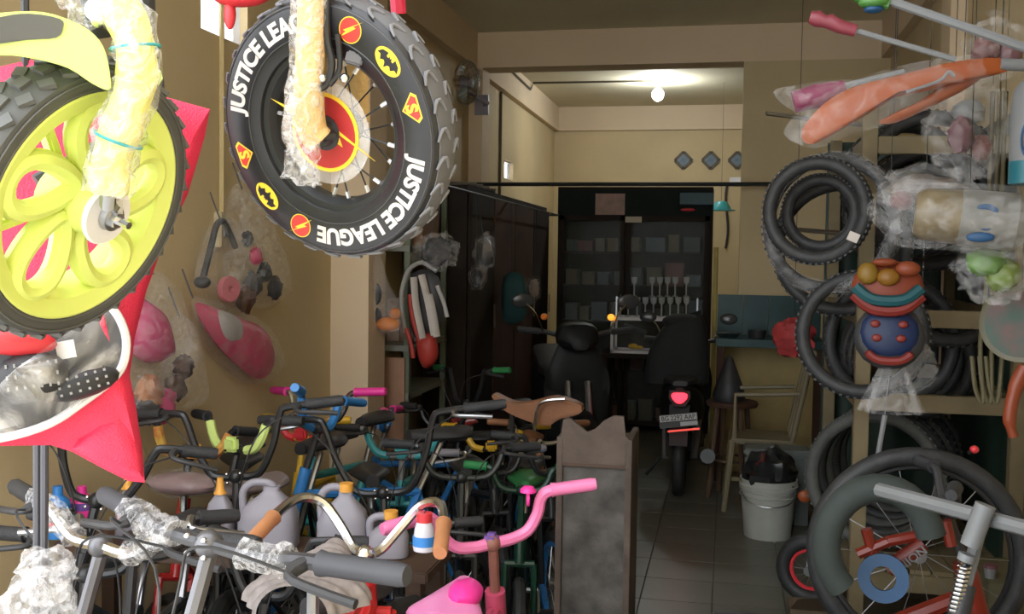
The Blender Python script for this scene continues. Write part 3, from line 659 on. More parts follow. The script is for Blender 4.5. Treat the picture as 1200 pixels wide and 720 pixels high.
def pad(cx, cy, w_, h_, rot, d):
    r_, u_, t_ = view_basis(cx, cy); c_ = P(cx, cy, d); Mp = frame(c_, t_, u_) @ Matrix.Rotation(rot, 4, 'Z')
    o = MB().ell((0, 0, 0), (w_, h_, .026), Mp).build('pad', BLKP, t); m = MB()
    for i in range(-3, 4):
        for j in (-1, 0, 1):
            x, y = i*w_*.22, j*h_*.45; z = .026*math.sqrt(max(0, 1-(x/w_)**2-(y/h_)**2))
            if z > .008: m.box((x, y, z), (w_*.06, h_*.16, .004), Mp)
    m.build('vent_slots', mat('slot_grey', (.3, .3, .3), .5), o, smooth=False)
pad(38, 440, .042, .030, .1, D-.035); pad(92, 450, .05, .02, .25, D-.02); 
MB().ell((0, 0, 0), (.05, .018, .015), frame(P(15, 400, D-.04), tt, uu) @ Matrix.Rotation(-.1, 4, 'Z')).build('red_reflector', REDP, t)
MB().bar(P(66, 412, D-.03), P(88, 408, D-.03), .004, .022, uu).build('care_label', WHT, t)
vs, fs = text_geo('RAE', .017, .0004, .0006); MB().add(vs, fs, frame(P(118, 494, D-.004), tt, uu)).build('embossed_letters', mat('letter_red', (.7, .03, .09), .5), t, smooth=False)
MB().pillow([P(x, y, D+.035) for x, y in ((148, 436), (152, 445), (160, 480), (166, 530), (168, 562), (140, 556), (110, 540), (84, 526), (100, 505), (125, 480))], tt, .022, 5).build('corner_flap', REDF, t, ang=60, merge=True)
c = P(30, 80, D+.05); MB().tube([c, V((c.x, c.y, 2.6))], .005, 6).build('strap', BLKP, t)
# dark slotted rail rising from a bagged part, left front
a, b = PY(50, 520, 1.5), PY(42, 655, 1.5); ztop = a.z+.35
t = thing('slotted_post', 'dark double rail post under the red bag', 'post', (b.x, b.y, 0))
for d in (-.007, .007): MB().tube([V((b.x+d, b.y, .0)), V((a.x+d, a.y, ztop))], .0065, 8).build('rail', mat('rail_grey', (.09, .09, .1), .4, .4), t)
MB().bb((b.x-.14, b.y-.1, 0), (b.x+.14, b.y+.1, .02)).build('foot', BLKP, t, bevel=.004)
m = MB().ell(PY(55, 668, 1.47), (.045, .04, .035), jit=.5, nu=20, nv=14).ell(PY(45, 720, 1.47), (.065, .05, .07), jit=.4, nu=20, nv=14); m.tube([PY(50, 690, 1.47), PY(47, 702, 1.47)], [.018, .03], 10)
m.build('knotted_bag', FILMW, t)
# ------------------------------------------------------------------ parked bicycles
BARS = {
 'bmx': [(0, 0, 0), (0, .05, 0), (0, .085, .02), (-.01, .125, .10), (-.015, .15, .185), (-.02, .18, .205), (-.05, .34, .21)],
 'kid': [(0, 0, 0), (0, .05, 0), (0, .095, .012), (-.005, .125, .05), (-.01, .14, .09), (-.02, .17, .105), (-.05, .27, .105)],
 'flat': [(0, 0, 0), (0, .08, .0), (-.005, .15, .035), (-.012, .20, .045), (-.045, .345, .05)],
 'low': [(0, 0, 0), (0, .08, 0), (-.004, .15, .005), (-.012, .20, .01), (-.045, .345, .012)],
 'straight': [(0, 0, 0), (0, .05, 0), (0, .12, 0), (0, .2, 0), (0, .26, .0), (-.0, .345, 0)],
 'swept': [(0, 0, 0), (.02, .03, .005), (.05, .07, .05), (.06, .115, .10), (.03, .16, .115), (-.05, .185, .10), (-.20, .20, .07)],
}
NB = [0]
def wheel_part(t, name, c, R, tr, tyre, rimm, W3):
    Mx = W3 @ Matrix.Translation(c) @ Matrix.Rotation(math.pi/2, 4, 'X')
    ty = MB().torus(R-tr, tr, Mx, 36, 8).build(name, tyre, t)
    MB().lathe([(R-2*tr-.012, -.012), (R-1.8*tr, -.014), (R-1.8*tr, .014), (R-2*tr-.012, .012)], 36, Mx, True).build('rim', rimm, ty)
    m = MB()
    for i in range(16):
        a = 2*math.pi*i/16; sd = .02 if i % 2 else -.02
        m.tube([Mx @ V((math.cos(a+.3)*.018, math.sin(a+.3)*.018, sd)), Mx @ V((math.cos(a)*(R-2*tr-.008), math.sin(a)*(R-2*tr-.008), 0))], .0015, 4)
    m.lathe([(.001, -.03), (.018, -.03), (.018, -.022), (.010, -.02), (.010, .02), (.018, .022), (.018, .03), (.001, .03)], 12, Mx)
    m.build('spokes', STEEL, ty)
def bike(label, px, py, Y, head, bar='kid', R=.2, W=None, fr=BLK, barm=BLK, grip=GRIP, sad=BLKP, rimm=STEEL, steer=0, sd=None, sz=None, s=1.0, pad=None, padm=None, lever=True, wrapbar=False, wrapfr=False, grips=True, gl=.11, tyre=RUB, cross=None, seatkind='normal', crossm=None, rb=.0115, stemm=None, bolts=False, rt=.016, guard=None, tr=None):
    """px, py: where the handlebar clamp is seen; Y: its distance into the shop. The bike stands on the floor."""
    NB[0] += 1; seed = NB[0]
    cw = PY(px, py, Y); zc = cw.z; W = W or R*3.1+.1; h = math.radians(head)
    cl = V((W/2-(zc-R)*.30, 0, zc)); Rz = Matrix.Rotation(h, 4, 'Z')
    loc = cw-(Rz @ cl); loc.z = 0
    t = thing('bicycle', label, 'bicycle', loc, h, 'bicycles parked along the window wall' if px < 700 else 'bicycles by the tyre rack')
    M0 = MW[t.name]; L = lambda x, y, z: M0 @ V((x, y, z))
    tr = tr or (.022 if R < .25 else .024)
    ax = V((-.30, 0, 1)).normalized()                        # steering axis, leaning back
    hz0 = 2*R+.035; HB = V((W/2-(hz0-R)*.30, 0, hz0)); hz1 = max(hz0+.09, zc-.13); HT = V((W/2-(hz1-R)*.30, 0, hz1))
    S3 = Matrix.Translation(cl) @ Matrix.Rotation(math.radians(steer), 4, ax) @ Matrix.Translation(-cl)
    bx = V((-.06*W, 0, R*.95+.02)); ra = V((-W/2, 0, R)); fa = V((W/2, 0, R))
    sd = sd or .58*W+.05; sz = sz or zc-.06
    sp = V((cl.x-sd, 0, sz)); stt = bx.lerp(sp, .66); stt.z = min(stt.z, hz1+.06)
    m = MB(); m.tube([M0 @ HB, M0 @ HT], rt*1.3, 10); m.tube([M0 @ HT.lerp(HB, .3), M0 @ stt], rt, 8); m.tube([M0 @ HB.lerp(HT, .25), M0 @ bx], rt*1.1, 8)
    m.tube([M0 @ bx, M0 @ stt], rt, 8)
    for y in (-.05, .05):
        m.tube([M0 @ bx, L(ra.x, y, ra.z)], rt*.6, 6); m.tube([M0 @ stt, L(ra.x, y, ra.z)], rt*.55, 6)
    m.build('frame', fr, t)
    MS = M0 @ S3
    m = MB()
    for y in (-.052, .052): m.tube([MS @ (HB+V((0, y, 0))), MS @ (fa+V((0, y, 0)))], rt*.75, 8)
    m.tube([MS @ (HB+V((0, -.052, 0))), MS @ (HB+V((0, .052, 0)))], rt*.8, 8); m.build('fork', fr, t)
    wheel_part(t, 'front_wheel', fa, R, tr, tyre, rimm, MS); wheel_part(t, 'rear_wheel', ra, R, tr, tyre, rimm, M0)
    m = MB().tube([MS @ HT, MS @ (cl+V((.0, 0, -.015)))], .013, 8); m.ell(MS @ cl, (.022, .022, .022)); m.build('stem', stemm or barm, t)
    half = [V(p)*s for p in BARS[bar]]
    path = [cl+V((p.x, -p.y, p.z)) for p in half[::-1]]+[cl+p for p in half[1:]]
    sp_ = smooth_path(path, 4); sp_ = [MS @ p for p in sp_]
    hb = MB().tube(sp_, rb, 8).build('handlebar', barm, t)
    if cross:
        i = int(len(BARS[bar])*.55); q = half[4]
        MB().tube([MS @ (cl+q*cross), MS @ (cl+V((q.x, -q.y, q.z))*cross)], rb*.8, 8).build('crossbar', crossm or barm, t)
    for sgn in (1, -1):
        e = half[-1]; d = (half[-1]-half[-2]).normalized(); f = lambda p: MS @ (cl+V((p.x, p.y*sgn, p.z)))
        if grips:
            g = MB().tube([f(e-d*gl*s), f(e-d*gl*.9*s), f(e-d*.008), f(e+d*.004)], [.019, .0165, .0165, .014], 10).build('grip', grip, t)
        if lever:
            b0 = e-d*(gl+.02)*s; MB().tube(smooth_path([f(b0), f(b0+V((.035, -.0, -.012))), f(b0+d*.06+V((.05, 0, -.02))), f(b0+d*.12+V((.05, 0, -.03)))], 3), [.011]*3+[.007]*7, 8).build('brake_lever', BLKP if seed % 3 else STEEL, t)
            MB().tube(smooth_path([f(b0+V((.03, 0, -.01))), f(b0*.5+V((.10, 0, .03))), MS @ (cl+V((.07, sgn*.02, -.06))), MS @ (HB+V((.03, 0, 0)))], 5), .0024, 5).build('brake_cable', BLKP, t)
    if wrapbar:
        k = len(sp_); a = max(0, k//2-6); 
        wrap(sp_[3:k//2-3:3], .022, seed).build('wrap_film', FILMX, t); wrap(sp_[k//2+4:k-4:3], .022, seed+9).build('wrap_film', FILMX, t)
    if wrapfr:
        wrap([M0 @ HT.lerp(stt, k/5) for k in range(1, 5)], .032, seed+4).build('wrap_film', FILMX, t)
    if pad:
        m = MB(); q = cl+V((.02, 0, .02))
        m.box((0, 0, 0), (.032, .055, .05), MS @ Matrix.Translation(q)); m.build('stem_pad', padm or pad, t, bevel=.01)
        for sgn in (1, -1):
            pp = [MS @ (cl+V((half[j].x, half[j].y*sgn, half[j].z))) for j in (1, 2, 3, 4)]; MB().tube(smooth_path(pp, 4), .0155, 8).build('bar_pad', pad, t)
    if bolts:
        for yy in (-.02, .02):
            for zz_ in (-.012, .014): MB().ell(MS @ (cl+V((.024, yy, zz_))), (.005, .005, .005), nu=8, nv=6).build('stem_bolt', CHR, t)
    # saddle
    MB().tube([M0 @ stt, M0 @ (sp+V((0, 0, -.03)))], .012, 8).build('seat_post', STEEL, t)
    if seatkind == 'ribbed':
        m = MB(); n_ = 26
        def sf(u, v):
            x = -.13+.29*v; wd = .115*(1-.72*max(0, v-.35)/.65)*min(1, .55+1.6*v); a = math.pi*u
            rib = .004*math.sin(v*52)
            return M0 @ (sp+V((x, math.cos(a)*(wd+rib), math.sin(a)*(.055+rib)-.035)))
        m.grid(sf, 17, 60); m.build('saddle', sad, t)
    else:
        m = MB()
        def sf(u, v):
            x = -.11+.24*v; wd = .08*(1-.7*max(0, v-.3)/.7)*min(1, .6+1.4*v); a = 2*math.pi*u
            return M0 @ (sp+V((x*(1 if R > .16 else .8), math.cos(a)*wd, math.sin(a)*.028*(1.0 if math.sin(a) > 0 else .7))))
        m.grid(sf, 16, 12, True); m.f.append(tuple(range(16))[::-1]); m.f.append(tuple(range(11*16, 12*16))); m.build('saddle', sad, t)
    m = MB().lathe([(.001, .045), (.055, .045), (.055, .05), (.001, .05)], 24, M0 @ Matrix.Translation(bx) @ Matrix.Rotation(math.pi/2, 4, 'X'))
    m.tube([L(bx.x, .06, bx.z), L(bx.x+.09, .065, bx.z-.06)], .008, 6).tube([L(bx.x, -.06, bx.z), L(bx.x-.09, -.065, bx.z+.06)], .008, 6).tube([L(bx.x, -.06, bx.z), L(bx.x, .06, bx.z)], .012, 8); m.build('crankset', STEEL, t)
    for x, y, z in ((.09, .1, -.06), (-.09, -.1, .06)): MB().box((bx.x+x, y, bx.z+z), (.06, .07, .02), M0).build('pedal', BLKP, t, bevel=.004)
    if guard:
        MB().bb((bx.x-.3*W, -.062, bx.z-.02), (bx.x+.05, -.054, bx.z+.06), M0).build('chain_guard', guard, t, bevel=.01)
    return t, M0, cl, sp
# front row
GUNM = mat('gunmetal', (.16, .16, .17), .4, .7, var=.1)
bike('large bike with grey grips, bare stem and film wrapped bars beside the red bag', 245, 638, 1.38, -115, 'low', .30, 1.02, barm=mat('charcoal_bar', (.06, .06, .065), .35, .3), grip=mat('slate_grip', (.055, .057, .066), .55), wrapbar=True, wrapfr=True, sad=BLKP, s=1.02, gl=.13, fr=GUNM, stemm=GUNM, bolts=True, sz=.66, steer=0)
bike('large bike with silver steel bars in thick crinkled film under the double rail post', 118, 640, 1.62, -112, 'flat', .30, 1.02, barm=CHR, wrapbar=True, s=1.02, gl=.12, fr=BLK, stemm=GUNM, sz=.66, steer=0)
bike('red city bike with swept chrome bars, brown grips and ribbed saddle', 428, 650, 2.15, 97, 'swept', .30, 1.02, fr=RED, barm=CHR, grip=mat('brown_grip', (.45, .2, .09), .45), sad=mat('woven_grey', (.23, .20, .19), .7, var=.25, scale=50), seatkind='ribbed', sd=.42, sz=.865, lever=False, gl=.13, steer=0)
PKB = bike('pink kids bike with pink bars and a purple stem cap', 577, 637, 2.4, 91, 'kid', .2, .74, fr=PINKD, barm=PINK, grip=PINK, steer=30, sad=PINKS, sd=.42, sz=.735, s=.98, lever=False, rb=.0145, rt=.02, stemm=mat('worn_pink_stem', (.25, .10, .08), .5))
# second row
bike('black high riser bike with grey grips and four chrome stem bolts', 277, 559, 2.76, -65, 'bmx', .25, .88, barm=BLK, s=.95, cross=None, bolts=True, sad=BLKP, steer=-18)
bike('black riser bike with long uprights behind the white jugs', 449, 578, 3.09, -66, 'bmx', .25, .88, barm=BLK, s=1.2, bolts=True, steer=-20)
bike('black bike with high bars hung with cables below the red bag corner', 113, 587, 2.38, -111, 'bmx', .24, .85, s=.8, bolts=True, sad=mat('wrapped_grey_saddle', (.22, .18, .18), .35), steer=44)
bike('lime trimmed black kids bike with a lime stem pad', 277, 527, 3.06, -102, 'kid', .2, .74, pad=LIME2, padm=LIME2, s=.95, lever=False, steer=-10)
bike('blue kids bike with blue grips and blue bar pads', 372, 503, 3.25, -135, 'kid', .2, .74, fr=BLUE, barm=BLKP, grip=BLUE, pad=BLUE, s=1.05, lever=False, steer=-49)
bike('kids bike with magenta grips and teal ferrules by the wall', 373, 495, 3.7, -97, 'kid', .2, .74, fr=TEAL, barm=CHR, grip=MAG, s=1.1, lever=False, steer=-15)
bike('small bike with yellow bars and red stem pad near the pillar', 355, 514, 3.8, -89, 'kid', .16, .62, fr=YEL, barm=YEL, grip=YEL, pad=REDP, s=.7, lever=False, steer=-5)
bike('magenta and blue kids bike with checkered streamers before the pillar', 451, 503, 4.56, -148, 'kid', .18, .68, fr=BLUE, barm=STEEL, grip=MAG, pad=BLUE, s=.85, lever=False, steer=-23)
bike('teal kids bike with grey bars among the black bikes', 471, 535, 4.01, -79, 'kid', .2, .74, fr=TEAL, barm=mat('grey_bar', (.2, .2, .2), .4), grip=GRIP, pad=TEAL, s=1.05, steer=1)
bike('black kids bike with yellow bar pads, yellow stem pad and yellow grips', 578, 527, 4.66, -84, 'kid', .17, .66, fr=BLK, barm=BLK, grip=YEL, pad=YEL, s=1.0, lever=False, gl=.08, steer=-14)
bike('dark green kids bike beside the wooden stand', 611, 575, 3.55, -81, 'kid', .17, .66, fr=DGREEN, barm=DGREEN, grip=GREEN, s=.75, sad=GREEN, lever=False, steer=5)
bike('black bike with steel lever standing behind the pink kids bike', 541, 560, 3.39, -78, 'kid', .2, .74, fr=BLK, barm=DARKM, s=1.0, rimm=YEL, steer=6)
bike('red framed kids bike with printed bar pads next to the side wall', 222, 534, 2.98, -83, 'kid', .2, .74, fr=RED, barm=BLK, pad=mat('printed_red', (.5, .04, .03), .5, c2=(.7, .5, .1), scale=30), s=.9, lever=False, steer=50)
bike('brown trimmed bike with a tan saddle behind the wooden stand', 632, 520, 4.76, -74, 'kid', .2, .74, fr=BROWN, barm=CHR, grip=BROWN, sad=BROWN, s=.9, lever=False, steer=5)
# fittings of the pink bike
PK = PKB[0]
c = PY(576, 634, 2.4); MB().box((0, 0, 0), (.034, .034, .04), Matrix.Translation(c)).build('stem_cap', PURP, PK, bevel=.008)
c = PY(619, 577, 2.42); b_ = MB().lathe([(.001, .016), (.012, .014), (.019, .006), (.02, 0), (.001, 0)], 18, Matrix.Translation(c)).build('bell', MAG, PK); MB().torus(.0165, .003, frame(c+V((0, 0, -.016)), (1, .3, 0)), 16, 6).build('bell_clamp', MAG, b_)
c = PY(545, 697, 2.0); MB().ell(c, (.035, .06, .028), jit=.15).build('saddle_cover', MAG, PK)
# further bikes along the wall and in the dark middle
for k, (lab, px, py, Y, hd, kw) in enumerate((
    ('dark bike with green grips before the metal shelf', 546, 473, 5.14, -112, dict(steer=-12, R=.2, s=.85, grip=GREEN)),
    ('black bike with red saddle before the wardrobe row', 520, 499, 4.88, -87, dict(steer=-1, R=.2, s=.85, sad=REDP)),
    ('black bike with white grips by the dark green bike', 578, 555, 3.95, -64, dict(steer=-5, R=.2, s=.8, grip=WHTG)),
    ('black bike with blue rims next to the wooden stand', 645, 555, 3.94, -69, dict(steer=7, R=.2, s=.7, rimm=BLUE)),
    ('low black kids bike under the slate grip and lever', 101, 673, 2.0, -74, dict(steer=5, R=.2, s=.8)),
    ('low black kids bike with grey saddle beneath the film wrapped bars', 156, 653, 2.0, -75, dict(steer=16, R=.2, s=.8, sad=GRIP)),
    ('low black kids bike with purple saddle before the capless jug', 311, 698, 2.3, -96, dict(steer=10, R=.2, s=.7, sad=PURP)),
    ('low black kids bike with yellow rims near the red city bike', 485, 646, 2.9, -75, dict(steer=-12, R=.2, s=.75, rimm=YEL)))):
    bike(lab, px, py, Y, hd, 'kid' if k % 3 else 'bmx', **kw)

# ------------------------------------------------------------------ bench with jugs and bottles behind the front row
zb_ = PY(330, 642, 2.56).z; HJ = PY(330, 569, 2.56).z-zb_
t = thing('low_bench', 'low dark bench carrying the white jugs', 'bench', (-1.05, 2.56, 0))
MB().bb((-1.78, 2.44, zb_-.03), (-.72, 2.68, zb_)).build('bench_top', WOOD, t, smooth=False, bevel=.004)
for x in (-1.74, -.76):
    for y in (2.47, 2.65): MB().bb((x-.02, y-.02, 0), (x+.02, y+.02, zb_-.03)).build('leg', WOOD, t, smooth=False)
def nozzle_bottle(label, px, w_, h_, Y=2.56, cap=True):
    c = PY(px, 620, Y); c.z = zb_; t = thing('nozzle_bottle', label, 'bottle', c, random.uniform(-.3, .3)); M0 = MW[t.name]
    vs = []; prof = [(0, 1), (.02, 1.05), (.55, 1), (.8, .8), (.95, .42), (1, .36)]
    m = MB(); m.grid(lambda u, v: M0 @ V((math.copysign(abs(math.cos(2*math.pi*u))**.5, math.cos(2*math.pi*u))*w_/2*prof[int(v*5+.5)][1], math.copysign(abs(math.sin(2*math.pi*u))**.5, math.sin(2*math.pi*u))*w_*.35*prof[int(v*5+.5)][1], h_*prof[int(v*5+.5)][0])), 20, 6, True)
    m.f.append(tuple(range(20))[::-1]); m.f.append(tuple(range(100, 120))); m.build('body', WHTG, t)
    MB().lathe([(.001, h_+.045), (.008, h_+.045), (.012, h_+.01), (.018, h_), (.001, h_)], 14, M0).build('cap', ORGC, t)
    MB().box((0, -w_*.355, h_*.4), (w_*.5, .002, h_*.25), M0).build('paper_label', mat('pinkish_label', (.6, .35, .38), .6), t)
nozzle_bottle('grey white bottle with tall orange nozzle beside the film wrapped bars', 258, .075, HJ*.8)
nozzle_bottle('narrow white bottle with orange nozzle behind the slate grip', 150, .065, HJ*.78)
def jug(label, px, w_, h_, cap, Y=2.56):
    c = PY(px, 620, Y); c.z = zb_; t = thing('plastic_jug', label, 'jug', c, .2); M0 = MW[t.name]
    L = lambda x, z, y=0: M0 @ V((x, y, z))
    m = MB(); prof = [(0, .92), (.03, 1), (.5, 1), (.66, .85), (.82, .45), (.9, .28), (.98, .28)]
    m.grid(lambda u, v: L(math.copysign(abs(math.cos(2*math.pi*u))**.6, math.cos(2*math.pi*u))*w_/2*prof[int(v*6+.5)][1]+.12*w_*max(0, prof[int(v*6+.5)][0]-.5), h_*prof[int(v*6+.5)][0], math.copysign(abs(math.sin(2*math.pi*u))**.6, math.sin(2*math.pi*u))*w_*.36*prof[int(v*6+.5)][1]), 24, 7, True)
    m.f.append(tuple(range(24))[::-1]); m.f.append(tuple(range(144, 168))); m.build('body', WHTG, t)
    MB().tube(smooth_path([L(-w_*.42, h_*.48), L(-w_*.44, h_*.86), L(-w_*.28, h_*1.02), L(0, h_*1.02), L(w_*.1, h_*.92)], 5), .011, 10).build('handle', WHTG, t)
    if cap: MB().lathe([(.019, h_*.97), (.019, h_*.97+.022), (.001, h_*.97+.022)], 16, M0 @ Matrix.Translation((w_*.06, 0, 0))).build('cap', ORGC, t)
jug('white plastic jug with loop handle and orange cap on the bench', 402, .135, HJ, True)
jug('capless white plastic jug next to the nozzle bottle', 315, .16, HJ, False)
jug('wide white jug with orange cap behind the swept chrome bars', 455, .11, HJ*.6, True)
# small printed bottles hanging / standing near the left edge and the pink bike
def squeeze(label, px, py, Y, cols_, h_=.12):
    c = PY(px, py, Y); c.z = zb_; t = thing('drink_bottle', label, 'bottle', c); M0 = MW[t.name]
    MB().lathe([(.001, 0), (.032, 0), (.034, .01), (.034, h_*.7), (.001, h_*.7)], 20, M0).build('body', cols_[0], t); MB().lathe([(.0345, h_*.2), (.0345, h_*.5), (.034, h_*.5), (.034, h_*.2)], 20, M0, True).build('band', cols_[1], t)
    MB().lathe([(.034, h_*.7), (.03, h_*.8), (.014, h_*.9), (.013, h_*1.1), (.001, h_*1.1)], 20, M0).build('cap', cols_[2], t)
squeeze('bottle with blue cap and red band beside the double rail post', 68, 610, 2.5, (BLUE, REDP, BLUE), .13); squeeze('purple red drink bottle behind the slate grip', 96, 620, 2.6, (PURP, MAG, MAG), .11)
c = PY(497, 645, 2.2); t = thing('hanging_bottle', 'clear bottle with red cap and blue print hung on the pink bar', 'bottle', c); M0 = MW[t.name]
MB().lathe([(.001, 0), (.024, 0), (.026, .01), (.022, .05), (.017, .065), (.001, .065)], 18, M0).build('body', mat('pale_bottle', (.6, .6, .66), .25, var=.1), t)
MB().lathe([(.0262, .012), (.0262, .034), (.0255, .034), (.0255, .012)], 18, M0, True).build('print_band', BLUE, t); MB().lathe([(.018, .065), (.018, .085), (.001, .085)], 16, M0).build('cap', REDP, t)
MB().tube([c+V((0, 0, .085)), PY(500, 597, 2.25)], .002, 5).build('cord', BLKP, t)
# film covered loose saddle and red frame pieces between rows
c = PY(215, 567, 2.9); t = thing('loose_saddle', 'loose saddle in pinkish film on a steel post below the riser bars', 'saddle', (c.x, c.y, 0)); M0 = Matrix.Translation(c)
MB().ell(c, (.12, .07, .035)).build('saddle', mat('mauve_saddle', (.26, .17, .17), .4, var=.2), t); MB().ell(c+V((0, 0, .002)), (.128, .078, .045), jit=.25, nu=24, nv=14).build('film', FILMT, t)
MB().tube([(c.x, c.y, 0), c], .013, 8).build('post', CHR, t); MB().bb((c.x-.1, c.y-.1, 0), (c.x+.1, c.y+.1, .02)).build('foot', BLKP, t, bevel=.004)
# brown strip across the bikes near the wooden stand
pts = [(575, 462), (600, 473), (622, 472), (650, 466), (680, 476), (678, 486), (655, 492), (640, 500), (612, 492), (588, 480)]
t = thing('brown_seat_pad', 'long brown padded seat lying across the bikes behind the wooden stand', 'seat pad', PY(630, 490, 4.5))
MB().slab(closed_path([PY(x, y, 4.5) for x, y in pts], 3), (0, .10, 0)).build('cushion', BROWN, t, bevel=.008)
for px in (600, 660): q = PY(px, 484, 4.56); MB().tube([q, (q.x, q.y, 0)], .012, 8).build('leg', BLKP, t)
MB().tube(smooth_path([PY(626, 505, 4.45), PY(630, 478, 4.45), PY(640, 470, 4.45), PY(662, 468, 4.45)], 4), .008, 8).build('trim_tube', CHR, t)

# ------------------------------------------------------------------ wooden notched stand
y0 = 3.2; A = lambda px, py: PY(px, py, y0)
t = thing('wooden_stand', 'weathered grey wooden box stand with a notched top board', 'stand', (A(695, 600).x, y0+.13, 0))
xl, xr_ = A(651, 600).x, A(739, 600).x; zt2 = A(695, 514).z
MB().bb((xl, y0, 0), (xl+.02, y0+.26, zt2)).build('side_panel', WOODO, t, smooth=False, bevel=.002); MB().bb((xr_-.02, y0, 0), (xr_, y0+.26, zt2)).build('side_panel', WOODO, t, smooth=False, bevel=.002)
MB().bb((xl+.021, y0+.012, .0), (xr_-.021, y0+.03, A(695, 545).z)).build('front_panel', mat('peeling_panel', (.04, .037, .034), .8, var=.3, scale=9, bump=.3, c2=(.13, .12, .11)), t, smooth=False)
MB().bb((xl+.021, y0+.235, 0), (xr_-.021, y0+.255, zt2-.02)).build('back_panel', WOODO, t, smooth=False)
pp = [(655, 546), (736, 546), (736, 514), (733, 512), (731, 489), (719, 488), (707, 494), (697, 504), (688, 507), (679, 500), (668, 491), (660, 492), (657, 513), (655, 516)]
MB().slab([A(x, y)+V((0, .002, 0)) for x, y in pp], (0, .02, 0)).build('notched_board', WOODO, t, smooth=False)
MB().bb((xl+.021, y0+.03, zt2-.14), (xr_-.021, y0+.23, zt2-.12)).build('inner_shelf', WOODO, t, smooth=False)
MB().bb((xl+.02, y0+.0, A(695, 548).z), (xr_-.02, y0+.012, A(695, 544).z)).build('ledge', WOOD, t, smooth=False)
